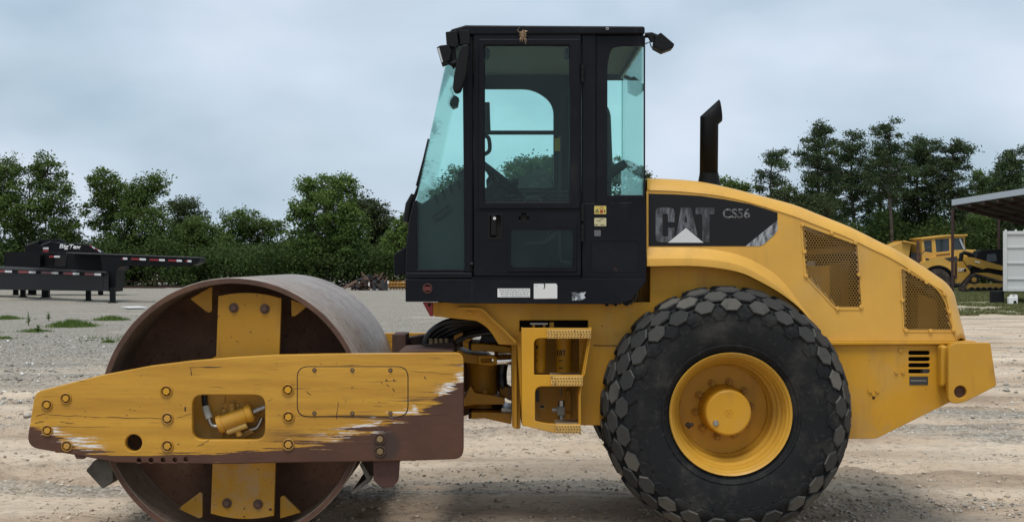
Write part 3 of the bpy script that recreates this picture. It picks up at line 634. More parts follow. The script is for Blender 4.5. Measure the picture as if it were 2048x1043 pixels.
m = M(); m.pbox(745, 752, 560, 581, Y(77.2), Y(77.6)); m.build('upright_plate', GREYD, t); m = M(); m.pbox(762, 774, 560, 582.5, Y(77.2), Y(77.8)); m.build('upright_plate', GREYD, t)
def helix(label, pa, pb, d, r, mt, turns):
    A = S(*pa, d); B = S(*pb, d); A.z = B.z = max(r * 1.0, A.z); m = M(); m.cyl(A, B, r * .3, n=10); n = turns * 14; v = []; f = []
    for i in range(n + 1):
        p = A.lerp(B, i / n); a = 2 * pi * i / 14
        for q in (.25, 1): v.append(p + Vector((0, cos(a), sin(a))) * r * q + Vector((.0, 0, 0)))
    for k in range(2): 
        o_ = Vector((.05 * k, 0, 0)); m.add([p + o_ for p in v], [(2 * i, 2 * i + 1, 2 * i + 3, 2 * i + 2) for i in range(n)])
    o = m.build('auger', mt, None, base=tuple(A)); tag(o, label, 'auger', 'drilling augers lying beside the scrap heap')
helix('yellow spiral auger lying on top, beside the scrap heap', (777, 566), (830, 566), 79.5, .22, YEL, 9)
helix('dull brown spiral auger lying under the yellow one', (776, 576), (830, 576), 79, .20, YELD, 9)
m = M(); a = P(252, 616, Y(48)); m.obox((P(268, 616, Y(48))[0], Y(48), .035), (.62, 1.1, .03), Matrix.Rotation(.5, 3, 'Z')); o = m.build('white_board', WHITE, None, base=(P(268, 616, Y(48))[0], Y(48), 0)); tag(o, 'white flat board lying on the gravel left of the drum', 'board')

# ---------------------------------------------------------------- right background: shed, container, truck, loader
DPOST = rusty('red_oxide_post', (.028, .012, .010), (.04, .016, .014), (.055, .022, .018), 8)
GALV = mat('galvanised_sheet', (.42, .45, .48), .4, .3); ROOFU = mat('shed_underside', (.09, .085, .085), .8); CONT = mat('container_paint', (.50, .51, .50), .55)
CYEL = paint('machine_yellow', (.50, .27, .035), amt=.3); CYELP = paint('truck_yellow', (.62, .35, .07), amt=.12, mudf=.25)
t = thing('open_shed', 'open-sided shed with flat metal roof on thin dark red posts', 'shed', P(1950, 580, Y(75))[:2] + (0,))
A = S(1904, 411, 71); Bn = S(2120, 378, 66); Cf = S(2120, 466, 81); D_ = Bn + Cf - A; up = Vector((0, 0, .24))
def slab(m, q, th):
    v = list(q) + [p + Vector((0, 0, th)) for p in q]; return m.add(v, [(0, 1, 2, 3), (7, 6, 5, 4), (0, 4, 5, 1), (1, 5, 6, 2), (2, 6, 7, 3), (3, 7, 4, 0)])
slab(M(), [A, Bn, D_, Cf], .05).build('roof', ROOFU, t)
e1 = (Bn - A); e2 = (Cf - A)
m = M(); n_ = 40
slab(M(), [A + up * .22, Bn + up * .22, D_ + up * .22, Cf + up * .22], .04).build('roof_sheet', GALV, t)
m = M(); v = [A - e2.normalized() * .04, Bn - e2.normalized() * .04]; slab(m, [v[0], v[1], v[1] + e2.normalized() * .05, v[0] + e2.normalized() * .05], .30); m.build('fascia', GALV, t)
for k in range(7):
    f = (k + .3) / 7.5; m = M(); m.bar(A + e1 * f - Vector((0, 0, .09)), Cf + e1 * f - Vector((0, 0, .09)), .12, .16); m.build('rafter', DPOST, t)
for k in range(4):
    f = .12 + k * .26; m = M(); m.bar(A + e2 * f - Vector((0, 0, .05)), Bn + e2 * f - Vector((0, 0, .05)), .08, .10); m.build('purlin', DPOST, t)
m = M(); m.bar(A + e2 * .98 - Vector((0, 0, .05)), D_ - e2 * .02 - Vector((0, 0, .05)), .1, .2); m.build('beam', DPOST, t)
for px, d, top in ((1905, 70.7, 417), (1997.5, 77, 430), (2075, 68, 400)):
    p = S(px, top, d); m = M(); m.cyl((p.x, p.y, -.05), p, .075, n=10); m.build('post', DPOST, t)
t = thing('shipping_container', 'white steel shipping container with ribbed wall at the right edge', 'container', P(2060, 600, Y(53))[:2] + (.47,))
yc = Y(52.5); a = P(2006, 462, yc); b = P(2170, 582, yc); x0, x1, z0, z1 = a[0], b[0], b[2], a[2]
m = M(); m.box(x0 + .05, x1, yc + .06, yc + 5.8, z0 + .05, z1 - .03); m.build('body', CONT, t)
for xx in (x0, x1 - .14): m = M(); m.box(xx, xx + .15, yc, yc + .2, z0, z1); m.build('corner_post', CONT, t, bev=.01)
for r0, r1 in ((462, 468.5), (575, 582)):
    q = P(0, r0, yc)[2]; w = P(0, r1, yc)[2]; m = M(); m.box(x0 + .153, x1 - .143, yc + .004, yc + .15, q, w); m.build('end_rail', CONT, t, bev=.01)
for r in (494, 525.5, 557):
    q = P(0, r, yc)[2]; m = M(); m.box(x0 + .153, x1 - .143, yc + .02, yc + .06, q - .04, q + .04); m.build('wall_rib', CONT, t, bev=.012)
for px in (2011, 2030, 2046):
    q = P(px, 458.5, yc); m = M(); m.box(q[0] - .04, q[0] + .04, yc + .03, yc + .12, z1, q[2]); m.build('lug', CONT, t)
CR_ = Matrix.Translation((x0, yc, 0)) @ Matrix.Rotation(radians(-21), 4, 'Z') @ Matrix.Translation((-x0, -yc, 0))
for o in t.children: o.data.transform(CR_)
q = P(2000, 608, yc); o = M(); o.lathe([(.0, -.2), (.262, -.2), (.262, .2), (.0, .2)], (0, 0, 0), 28); o.v = [(x, z, y + .24) for x, y, z in o.v]; o.f = [f[::-1] for f in o.f]
o.v = [(x + q[0], y + yc + .34, z * 1.1) for x, y, z in o.v]; ob = o.build('black_drum', BLKP, None, base=(q[0], yc + .34, 0), bev=.015); tag(ob, 'squat black drum standing under the corner of the white container', 'drum')
t = thing('white_jug', 'white plastic jug with a handle in the grass beside the black drum', 'jug', (P(2028, 609, Y(51.6))[0], Y(51.6), 0)); yj = Y(51.6)
m = M(); m.prism(rnd_poly([Q(2018, 593, yj), Q(2036, 593, yj), Q(2036, 610, yj), Q(2018, 610, yj)], .05), yj, yj + .2); m.build('body', WHITE, t, bev=.02)
plate('handle', rnd_poly([(2021, 588.5), (2035, 588.5), (2036, 594), (2020, 594)], 2), [rnd_poly(rect(2025, 2031, 590, 592), .5)], yj + .06, yj + .14, WHITE, t, .005)
m = M(); m.pbox(2027, 2033, 601, 607, yj - .004, yj); m.build('label_sticker', BLKP, t)

# articulated dump truck (its tail and nose are hidden)
d = 82; yt = Y(d); t = thing('dump_truck', 'yellow articulated dump truck parked behind the shed post', 'dump truck', P(1875, 578, yt)[:2] + (0,)); yi = yt + 2.3
TG = mat('truck_glass', (.03, .04, .045), .08)
plate('cab', [(1843, 477.5), (1897, 471.5), (1934, 470.5), (1929, 476), (1931, 500), (1934, 514), (1845, 528)], [rnd_poly([(1847.5, 481), (1863, 479.5), (1864.5, 505), (1850, 503)], 1), rnd_poly([(1870.5, 478.5), (1898, 476.5), (1899, 502), (1873, 504.5)], 1), [(1907, 475.5), (1927, 475.5), (1930, 499), (1908, 500)]], yt, yi, CYELP, t, .02)
m = M(); m.pprism([(1846, 479.5), (1929, 475), (1930, 501), (1849, 506)], yt + .06, yi - .06); m.build('window_glass', TG, t)
m = M(); m.pprism([(1842, 475.8), (1897, 469.2), (1936, 468.6), (1936, 471.5), (1897, 472.5), (1842, 479)], yt - .1, yi + .1); m.build('cab_roof', CYELP, t, bev=.03)
m = M(); m.pprism([(1918, 478), (1921, 477), (1931, 497), (1927, 499)], yt - .02, yt + .05); m.build('windshield_pillar', GALV, t)
m = M(); m.pprism([(1872, 509), (1900, 503), (1932, 498.5), (1953, 499.5), (1959, 503), (1958, 530), (1900, 530)], yt + .2, yi - .2); m.build('hood', CYELP, t, bev=.06)
for k in range(3): m = M(); m.pprism([(1873, 507.2 + 3 * k), (1900, 504.5 + 3 * k), (1900, 505.6 + 3 * k), (1873, 508.4 + 3 * k)], yt - .03, yt + .02); m.build('louvre', GREYD if k % 2 else CYELP, t)
arc = [(1876 + 36 * cos(a), 566 + 36 * sin(a)) for a in np.linspace(radians(200), radians(345), 14)]
m = M(); m.pprism([(1843, 527), (1856, 516), (1898, 511), (1912, 518), (1915, 548)] + arc[::-1], yt - .35, yt + .5); m.build('fender', CYELP, t)
arc2 = [(1876 + 32 * cos(a), 566 + 32 * sin(a)) for a in np.linspace(radians(200), radians(345), 14)]
m = M(); m.pprism(arc + arc2[::-1], yt - .33, yt + .45); m.build('fender_liner', BLKP, t)
TYB = rubber('muddy_tyre', (.035, .028, .024), (.10, .075, .06), .4, .7)
def far_wheel(px, py, rpx, yy):
    c = P(px, py, yy); r = rpx * (yy - CAMY) / F; m = M(); m.lathe([(r * .5, -.02), (r * .62, -.04), (r * .9, .0), (r, .1), (r, .5), (r * .5, .56)], c, 40); w = m.build('wheel', TYB, t)
    m = M(); m.lathe([(0, .06), (r * .3, .06), (r * .34, .0), (r * .5, -.03), (r * .52, .05)], c, 30); m.build('rim', TYB, w)
far_wheel(1876, 562, 27.5, yt - .3)
m = M(); m.pprism([(1900, 545), (1945, 540), (1950, 560), (1905, 572)], yt + .4, yi - .4); m.build('chassis', GREYD, t)
m = M(); m.pprism([(1785, 490), (1806, 481.5), (1808, 480.5), (1832, 486), (1832, 488.5), (1822, 490), (1818, 515), (1790, 520), (1740, 520), (1740, 500)], yt + .1, yi - .1); m.build('dump_body', CYELP, t, bev=.05)
m = M(); m.pprism([(1806, 480.5), (1832, 485.5), (1832, 488), (1806, 483)], yt - .15, yi + .15); m.build('body_lip', CYELP, t)
m = M(); p = S(1836, 540, d - 1); q = S(1836, 481, d - 1); m.cyl(p, q, .09, n=12); m.build('exhaust_stack', RUST, t); m = M(); m.pbox(1822, 1845, 505, 562, yt + .3, yi - .3); m.build('rear_frame', GREYD, t)
m = M(); m.tube([S(1833, 528, d - 1.5), S(1840, 512, d - 1.5), S(1852, 498, d - 1.5), S(1862, 493, d - 1.5)], .025, 6); m.build('hose', RUST, t)
m = M(); m.pprism([(1889, 516), (1914, 512), (1915, 522), (1900, 522)], yt - .37, yt - .34); m.build('dark_panel', GREYD, t)
m = M(); m.pbox(1851, 1858, 516, 520, yt - .36, yt - .34); m.build('step_hole', GREYD, t)
# compact track loader
d = 74; yl = Y(d); t = thing('track_loader', 'small yellow and black track loader between the shed post and container', 'loader', P(1965, 582, yl)[:2] + (0,)); yo = yl + 1.7
m = M(); m.pprism([(1952, 516), (1957, 502), (1964, 499), (2030, 497), (2030, 548), (1946, 552), (1936, 545), (1944, 532)], yl + .45, yo - .4); m.build('cab', BLKP, t, bev=.04)
m = M(); m.pprism(rnd_poly([(1974, 508), (1992, 507), (1994, 522), (1973, 523)], 2), yl + .42, yl + .46); m.build('side_window', TG, t)
for yy in (yl, yo - .25):
    m = M(); m.pprism([(1928, 512.5), (1947, 515), (2005, 531), (2040, 540), (2040, 548), (2005, 540.5), (1975, 535.5), (1966, 538), (1940, 529), (1934, 531), (1927, 520)], yy, yy + .22); m.build('lift_arm', CYEL, t, bev=.02)
    m = M(); m.pprism([(1913.5, 524.5), (1925.5, 523), (1940.5, 542), (1940.5, 546), (1922.5, 566), (1913.5, 566)], yy - .02, yy + .3); m.build('tower_panel', CYEL, t, bev=.02)
m = M(); m.pprism([(1911.5, 523), (1914, 523), (1914, 556), (1911.5, 556)], yl - .05, yl + .2); m.build('tower_edge', DPOST, t)
text('lettering', 'CAT', 1916, 543, 6.5, yl - .05, WHITE, t, .015, .04, 13)
m = M(); m.pprism(circ(1930, 540.2, 3, 12), yl - .035, yl - .02); m.build('badge', BLKP, t)
for pts, w in (([(1921, 522), (1922, 508), (1928, 505), (1944, 509), (1946, 515)], .10), ([(1926, 521), (1923, 506)], .09), ([(1938, 508), (1944, 515)], .14)):
    m = M(); m.tube([S(a, b, d + .2) for a, b in pts], w, 8); m.build('linkage', BLKP, t)
m = M(); m.pprism([(1950, 521), (1960, 523.5), (1960, 526), (1950, 523.8)], yl - .02, yl); m.build('white_label', WHITE, t)
trk = rnd_poly([(1921, 575), (1940, 551), (1952, 546), (1975, 553), (2030, 569), (2036, 577), (2030, 582), (1925, 582)], 5)
plate('track', trk, [rnd_poly([(1930, 574), (1944, 556), (1953, 551), (1975, 558), (2026, 572), (2026, 578), (1932, 578)], 3)], yl - .12, yl + .33, TYB, t, .02)
m = M(); m.pprism([(1930, 566), (2030, 566), (2030, 577), (1932, 577)], yl - .06, yl + .25); m.build('track_frame', CYEL, t, bev=.03)
m = M(); m.pprism([(1950, 546), (1976, 545), (2036, 558), (2036, 570), (1975, 557)], yl - .02, yl + .3); m.build('track_cover', CYEL, t, bev=.02)
for a in (1944, 1956, 1968, 1980, 1992, 2004): m = M(); m.lathe([(0, -.02), (.10, -.02), (.13, 0), (.13, .2), (0, .2)], P(a, 578.5, yl - .1), 16); m.build('roller', BLKP, t)
m = M(); m.lathe([(0, -.03), (.09, -.03), (.13, 0), (.30, .03), (.30, .2), (0, .2)], P(1948, 559, yl - .08), 24); m.build('sprocket', TYB, t); m = M(); m.lathe([(0, -.06), (.13, -.04), (.13, .1), (0, .1)], P(1948, 559, yl - .08), 20); m.build('sprocket_hub', CYEL, t)

# ================================================================ the road roller
RR = thing('road_roller', 'yellow single-drum road roller with black glazed cab and one big lugged tyre in view', 'road roller', (0, 0, 0))
def px_bolt(m, px, py, y, r, h=.02, n=6, rot=0):       # hex head standing proud of depth y
    x, z = Q(px, py, y); m.prism([(x + r * cos(2 * pi * k / n + rot), z + r * sin(2 * pi * k / n + rot)) for k in range(n)], y - h, y + .004); return m

# ---- drum
DY = -1.067
drum = M(); R = DR
drum.lathe([(R - .032, DY + .004), (R - .004, DY), (R, DY + .006), (R, -DY - .006), (R - .004, -DY), (R - .032, -DY - .004), (R - .032, -DY - .42), (R - .032, DY + .42)], (DX, 0, DZ), 144, closed=True)
DRUM = drum.build('drum', drum_mat(), RR, ang=40)
def drum_end(sgn):
    y = DY * -sgn if sgn < 0 else DY
    yb = sgn * (DY + .42); m = M(); m.lathe([(0, yb), (R - .033, yb), (R - .033, yb + sgn * .03), (0, yb + sgn * .03)], (DX, 0, DZ), 72); m.build('bulkhead', BULK, DRUM)
    m = M(); a, b = sorted((sgn * (DY + .0065), sgn * (DY + .415))); m.lathe([(R - .0335, a), (R - .0325, a), (R - .0325, b), (R - .0335, b)], (DX, 0, DZ), 120, closed=True); m.build('inner_wall', RUSTW, DRUM)
BULK = rusty('rust_bulkhead', (.07, .034, .020), (.105, .052, .03), (.15, .078, .045), 4, .85)
RUSTW = rusty('dark_drum_wall', (.07, .047, .032), (.12, .083, .057), (.19, .135, .095), 3, .8)
drum_end(1); drum_end(-1)
m = M(); m.lathe([(R - .031, DY - .0005), (R - .031, DY - .003), (R - .0045, DY - .003), (R - .0045, DY - .0005)], (DX, 0, DZ), 120, closed=True); m.build('drum_rim', RUST, DRUM)
m = M(); m.lathe([(.0, DY + .10), (.30, DY + .10), (.33, DY + .14), (.33, DY + .42), (0, DY + .42)], (DX, 0, DZ), 64); m.build('drum_hub', YELD, DRUM)
# yellow bar plate across the drum end, slightly turned
PY_ = DY + .075; ang = radians(2.0); ca, sa = cos(ang), sin(ang); hw, hr = .183, .655
pts = [(-hw, -hr * .965), *[(hr * sin(t), -hr * cos(t)) for t in np.linspace(-.27, .27, 7)], (hw, -hr * .965), (hw, hr * .965), *[(hr * sin(t), hr * cos(t)) for t in np.linspace(.27, -.27, 7)], (-hw, hr * .965)]
PCX, PCZ = Q(492, 811, PY_)
rot = lambda p: (PCX + p[0] * ca + p[1] * sa, PCZ - p[0] * sa + p[1] * ca)
bar = plate('drum_bar_plate', rnd_poly([rot(p) for p in pts], .02), [], PY_, PY_ + .03, SHADEYEL, DRUM, px=False)
m = M(); cx_, cz_ = Q(503, 708, PY_); 
for k in range(4):
    m = M(); p = rot(((-1, 1)[k % 2] * .09, (-1, 1)[k // 2] * .565)); m.prism(circ(p[0], p[1], .028, 20), PY_ - .006, PY_ + .002); m.prism(circ(p[0], p[1], .017, 6), PY_ - .02, PY_ - .004); m.build('bar_bolt', BOLTR, DRUM)
for pts in ([(380, 597), (424, 572), (424, 622), (418, 625), (414, 624)], [(582, 598), (615, 612), (590, 632), (583, 632)], [(356, 1016), (400, 983), (405, 987), (405, 1033), (398, 1036)], [(560, 1036), (560, 993), (567, 990), (602, 1024)]):
    plate('corner_gusset', rnd_poly(pts, 3), [], DY + .12, DY + .15, SHADEYEL, DRUM)

# ---- drum frame: near and far side plates
FYN = -1.15
outer = rnd_poly([(70, 783), (200, 750), (300, 731), (381, 721), (465, 714), (550, 709), (650, 707), (751, 706), (927, 704.5), (927, 917), (801, 921), (676, 923), (550, 925), (451, 927), (340, 926.5), (231, 924), (150, 909), (52, 893)], [14, 0, 0, 0, 0, 0, 0, 0, 17, 20, 0, 0, 0, 0, 0, 0, 0, 26])
cut = rnd_poly(rect(384, 530, 789, 879), 22); hole = circ(267, 885, 17, 28)
smalls = [circ(x, 919 + (.8 if i < 4 else 0) - .2 * i, 4.6, 12) for i, x in enumerate((278, 302, 326, 350, 372))]
sidem = mat('worn_side_plate', (.5, .25, .02), .45)
def side_mat():
    g = G(sidem); x, y, z = g.xyz(); f = g.lin(x, -2.76, -.20)
    t = g.ramp(f, [(0, .70), (1, .985), (.05, .66), (.10, .575), (.22, .515), (.45, .515), (.60, .575), (.74, .64), (.82, .70), (.885, .765), (.94, .86)])   # height of the bare line
    s1 = g.noise(1, 7, .72, stretch=(1.15, 1, 26)); s2 = g.noise(1, 5, .7, stretch=(6, 1, 80), off=(3, 0, 5)); sb = g.noise(2.2, 5, .6)
    d = g.math('SUBTRACT', z, t); d = g.math('ADD', d, g.math('MULTIPLY', g.math('SUBTRACT', s1, .5), -.36)); d = g.math('ADD', d, g.math('MULTIPLY', g.math('SUBTRACT', s2, .5), .10))
    yb = g.mix(g.step(g.noise(1, 6, .6, stretch=(1.2, 1, 16), off=(1, 0, 2)), .3, .75), (.415, .205, .018), (.545, .288, .030))
    yb = g.mix(g.math('MULTIPLY', g.step(s2, .52, .72), .5), yb, (.25, .12, .014))
    low = g.math('MULTIPLY', g.math('MULTIPLY', g.step(d, .16, .05), g.step(s1, .47, .60)), g.step(f, .5, .62)); yb = g.mix(g.math('MULTIPLY', low, .85), yb, (.075, .032, .018))
    scr = g.math('MULTIPLY', g.step(g.noise(1, 4, .6, stretch=(2.2, 1, 60), off=(9, 0, 1)), .655, .675), g.step(g.noise(1.3, 3, .5, off=(2, 0, 0)), .42, .58))
    yb = g.mix(scr, yb, (.055, .022, .012)); chips = g.step(g.noise(17, 5, .65, off=(5, 5, 5)), .695, .705); yb = g.mix(chips, yb, (.05, .018, .012))
    pr = g.ramp(sb, [(.3, (.052, .019, .0095)), (.7, (.095, .037, .018))]); pr = g.mix(g.math('MULTIPLY', g.step(s2, .56, .7), .5), pr, (.15, .062, .034))
    pr = g.mix(g.step(g.vor(30, stretch=(1, 1, 1)), .05, .02), pr, (.04, .015, .01))
    wn = g.noise(1, 5, .75, stretch=(4, 1, 70), off=(0, 0, 8)); w = g.math('MULTIPLY', g.math('MULTIPLY', g.step(d, .08, .05), g.step(wn, .49, .53)), g.step(g.noise(5.5, 3, .5, stretch=(1, 1, 1.6), off=(4, 0, 3)), .46, .52))
    w = g.math('MULTIPLY', w, g.math('MAXIMUM', g.step(f, .62, .78), g.math('MAXIMUM', g.math('MULTIPLY', g.step(f, .15, .10), .95), g.math('MULTIPLY', g.math('MULTIPLY', g.step(f, .08, .10), g.step(f, .2, .16)), .9))))
    c = g.mix(w, yb, (.72, .73, .74)); isp = g.step(d, .012, .0); c = g.mix(isp, c, pr)
    edge = g.step(g.noise(40, 4, .6, off=(1, 7, 2)), .66, .69); c = g.mix(g.math('MULTIPLY', edge, g.step(d, .30, .05)), c, (.05, .02, .014))
    # a dark greasy patch round the two big lower bolts
    px_, pz_ = Q(772, 890, FYN); dd = g.math('SQRT', g.math('ADD', g.math('POWER', g.math('SUBTRACT', x, px_), 2.), g.math('POWER', g.math('SUBTRACT', z, pz_), 2.)))
    c = g.mix(g.step(g.math('ADD', dd, g.math('MULTIPLY', sb, .08)), .15, .10, 0, .75), c, (.03, .018, .014))
    g.col(c); g.rough(g.mix(isp, (.38,) * 3, (.62,) * 3)); g.bump(g.math('ADD', g.math('MULTIPLY', isp, -1.), g.math('MULTIPLY', s2, .3)), .25, .003)
side_mat()
SIDE = plate('side_plate', outer, [cut, hole] + smalls, FYN, FYN + .055, sidem, RR, bev=.006)
cover = rnd_poly(rect(595.5, 815, 733.5, 831.5), 21)
COV = plate('access_cover', cover, [], FYN - .0035, FYN - .0005, sidem, SIDE, bev=.0012)
GAP = mat('seam_shadow_gap', (.03, .016, .008), .8)
plate('cover_seam', rnd_poly(rect(593.6, 817, 731.6, 833.4), 22.5), [rnd_poly(rect(595.7, 814.9, 733.7, 831.3), 21)], FYN - .0012, FYN + .002, GAP, SIDE, bev=.0003)
for x in (629, 705, 781):
    for yy in (739.5, 825.5):
        m = M(); x_, z_ = Q(x, yy, FYN); m.prism(circ(x_, z_, .0125, 16), FYN - .005, FYN); m.build('cover_screw_washer', BOLTR, SIDE); m = M(); px_bolt(m, x, yy, FYN - .005, .0075, .008); m.build('cover_screw', BOLT, SIDE)
BRING = mat('bolt_recess', (.055, .03, .012), .8)
for i, (x, yy, s) in enumerate(((333, 782, 1), (335, 836, 1), (335, 891, 1), (132, 796, .93), (94, 809, .93), (95, 860, .93), (134, 891, .93), (576, 779, 1), (577, 833, 1), (577, 888, 1), (760, 877, .95), (760, 902, .95))):
    x_, z_ = Q(x, yy, FYN); m = M(); m.lathe([(.035 * s, -.001), (.035 * s, -.007), (.031 * s, -.010), (.0265 * s, -.006), (.0265 * s, -.001)], (x_, FYN, z_), 28); m.build('bolt_ring', YELD if i < 10 else BOLTR, SIDE)
    m = M(); m.prism(circ(x_, z_, .0266 * s, 24), FYN - .003, FYN - .0005); m.build('bolt_seat', BRING, SIDE)
    m = M(); px_bolt(m, x, yy, FYN - .002, .0205 * s, .012, rot=random.uniform(0, 1)); m.build('side_bolt', YEL if i < 10 else BOLT, SIDE, bev=.002)
m = M(); m.pprism([(147, 905), (170, 909), (167, 917), (153, 917)], FYN + .01, FYN + .06); m.build('frame_lug', RUST, SIDE)
m = M(); m.pprism(rnd_poly([(746, 915), (800, 915), (797, 960), (785, 974), (762, 974), (747, 960)], 5), FYN + .06, FYN + .085); m.build('scraper_bracket', PRIMER, SIDE, bev=.005)
m = M(); rs = random.Random(12); SCR = mat('scratch_dark', (.045, .018, .010), .8)
for a, b, w in (((96, 829), (205, 833), 1.0), ((205, 833), (330, 836), 1.1), ((105, 853), (220, 852), .8), ((120, 843), (150, 846), 1.2), ((677, 802), (673, 838), 1.6), ((545, 797), (535, 803), 1.0), ((815, 806), (905, 809), .9), ((818, 832), (900, 828), .8), ((820, 741), (905, 748), .7), ((381, 733), (383, 751), 2.4), ((370, 812), (371, 822), 3.0), ((352, 836), (384, 826), .9), ((395, 893), (420, 878), 1.4), ((72, 832), (92, 826), 1.5), ((70, 845), (88, 841), 1.8), ((140, 876), (150, 874), 1.2), ((612, 781), (622, 790), 2.2), ((772, 766), (778, 772), 2.0), ((785, 776), (790, 783), 2.0), ((762, 764), (766, 767), 2.0), ((849, 753), (852, 758), 1.8)):
    n_ = 8; L_ = [(a[0] + (b[0] - a[0]) * k / n_ + rs.gauss(0, .5), a[1] + (b[1] - a[1]) * k / n_ + rs.gauss(0, .8)) for k in range(n_ + 1)]
    hw_ = [w * .5 * rs.uniform(.4, 1.2) * (.35 if k in (0, n_) else 1) for k in range(n_ + 1)]; ver = abs(b[1] - a[1]) > abs(b[0] - a[0])
    v = [Q(p[0] + (h_ if ver else 0), p[1] + (0 if ver else h_), FYN) for p, h_ in zip(L_, hw_)] + [Q(p[0] - (h_ if ver else 0), p[1] - (0 if ver else h_), FYN) for p, h_ in zip(L_, hw_)]
    yy = FYN - (.0042 if 594 < a[0] < 816 and 732 < a[1] < 832 else .0008); m.add([(x, yy, z) for x, z in v], [(k, k + 1, n_ + 2 + k, n_ + 1 + k) for k in range(n_)])
o = m.build('paint_scratches', SCR, SIDE); o['kind'] = 'stuff'
far = SIDE.copy(); far.data = SIDE.data; COL.objects.link(far); far.parent = RR; far.location = (0, -2 * (FYN + .0275), 0)
# cross beams of the drum frame
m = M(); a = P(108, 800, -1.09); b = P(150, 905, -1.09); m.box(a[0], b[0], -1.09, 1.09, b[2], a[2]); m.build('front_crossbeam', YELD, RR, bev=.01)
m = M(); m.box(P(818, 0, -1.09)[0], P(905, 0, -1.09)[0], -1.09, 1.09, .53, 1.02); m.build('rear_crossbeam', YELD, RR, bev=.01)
m = M(); m.pprism([(784, 668), (812, 668), (812, 705), (784, 705)], -.2, .1); m.build('frame_bracket', RUST, RR, bev=.006); m = M(); m.pprism([(812, 676), (860, 668), (862, 706), (812, 706)], .1, .3); m.build('frame_bracket', RUSTD, RR)
m = M(); m.pprism([(798, 702), (850, 700), (905, 702), (905, 712), (798, 712)], -.9, -.3); m.build('hose_shelf', RUST, RR)
for x in (806, 822, 846): m = M(); p = P(x, 702, -.6); m.cyl((p[0], p[1], p[2] - .01), (p[0], p[1], p[2] + .015), .016, n=6); m.build('shelf_bolt', BOLTR, RR)
# scraper bars run the width of the drum
m = M(); q = rnd_poly([(171, 940), (190, 918), (226, 921), (226, 962), (205, 977)], 4); m.pprism(q, -1.05, 1.05); m.build('front_scraper', rusty('scraper_steel', (.04, .034, .026), (.075, .066, .052), (.12, .11, .09), 4), RR, bev=.006)
m = M(); pr = [Q(*p, -1.04) for p in [(719, 928), (725, 926), (741, 953), (741, 962), (706, 987), (702, 983), (733, 957)]]; m.prism(pr, -1.04, 1.04); m.build('rear_scraper', rusty('scraper_steel_pale', (.06, .05, .04), (.10, .09, .075), (.15, .14, .115), 4), RR)
m = M(); m.pprism([(728, 922), (747, 922), (747, 950), (738, 950)], -1.0, -.9); m.build('scraper_arm', RUSTD, RR)
# vibration drive seen through the cut-out
y0 = -1.06; MOT = M(); MOT.pprism([(442, 812), (449, 805), (470, 799), (481, 800), (493, 810), (494, 826), (480, 842), (442, 838)], y0 + .02, y0 + .12); MOT = MOT.build('drive_motor', SHADEYEL, RR, bev=.006)
m = M(); a = P(437, 849, y0); b = P(506, 823, y0); m.cyl(a, b, .046, n=20); m.build('motor_body', YEL, MOT, bev=.004)
for u, w in ((0, .14), (.82, .98)):
    m = M(); m.cyl(Vector(a).lerp(Vector(b), u), Vector(a).lerp(Vector(b), w), .053, n=20); m.build('motor_flange', YEL, MOT, bev=.004)
m = M(); m.cyl(P(455, 863, y0 - .01), P(494, 849, y0 - .01), .019, n=16); m.cyl(P(453, 863.7, y0 - .01), P(456, 862.5, y0 - .01), .012, n=6); m.build('valve_block', paint('pale_yellow', (.50, .32, .08)), MOT)
m = M(); m.cyl(P(474, 858, y0), P(480, 871, y0), .02, n=12); m.build('valve_port', SHADEYEL, MOT)
m = M(); m.pprism([(478, 866), (503, 855), (507, 864), (482, 877)], y0 + .02, y0 + .08); m.build('motor_foot', YELD, MOT)
m = M(); m.cyl(P(463, 805, y0 + .01), P(466, 828, y0 + .01), .020, n=14); m.build('motor_rib', SHADEYEL, MOT)
for x, yy in ((476, 809), (487, 817), (449, 819), (446, 831)):
    m = M(); px_bolt(m, x, yy, y0 + .02, .011, .012); m.build('motor_bolt', YELD, MOT)
m = M(); m.lathe([(.155, 0), (.17, -.02), (.185, 0)], (Q(470, 836, y0 + .15)[0], y0 + .15, Q(470, 836, y0 + .15)[1]), 48); m.lathe([(0, .02), (.16, .02)], (Q(470, 836, y0 + .15)[0], y0 + .15, Q(470, 836, y0 + .15)[1]), 48); m.build('motor_ring', RUST, MOT)
m = M(); m.tube(spline([P(409, 770, y0 + .05), P(409, 800, y0 + .04), P(412, 815, y0 + .02)], 5), .017, 12); m.build('drive_hose', HOSE, MOT)
m = M(); m.tube(spline([P(411, 812, y0 + .02), P(414, 824, y0 + .01), P(419, 836, y0)], 4), .021, 12); m.build('hose_ferrule', rusty('dusty_ferrule', (.28, .28, .24), (.36, .35, .30), (.45, .43, .36), 12), MOT)
m = M(); m.tube(spline([P(418, 835, y0), P(421, 845, y0), P(427, 851, y0), P(436, 852, y0)], 5), .0125, 12); m.build('hose_elbow', STEEL, MOT)
m = M(); m.tube([P(507, 823, y0), P(518, 818, y0), P(531, 813, y0)], .016, 12); m.build('hose_ferrule', STEEL, MOT)
m = M(); m.tube(spline([P(524, 835, y0 + .03), P(518, 848, y0 + .03), P(512, 855, y0 + .03), P(500, 858, y0 + .03)], 5), .012, 10); m.build('hose_elbow', STEEL, MOT)
m = M(); m.pprism([(384, 786), (450, 786), (446, 882), (384, 882)], -1.0, -.985); m.build('guard_plate', YELD, MOT)

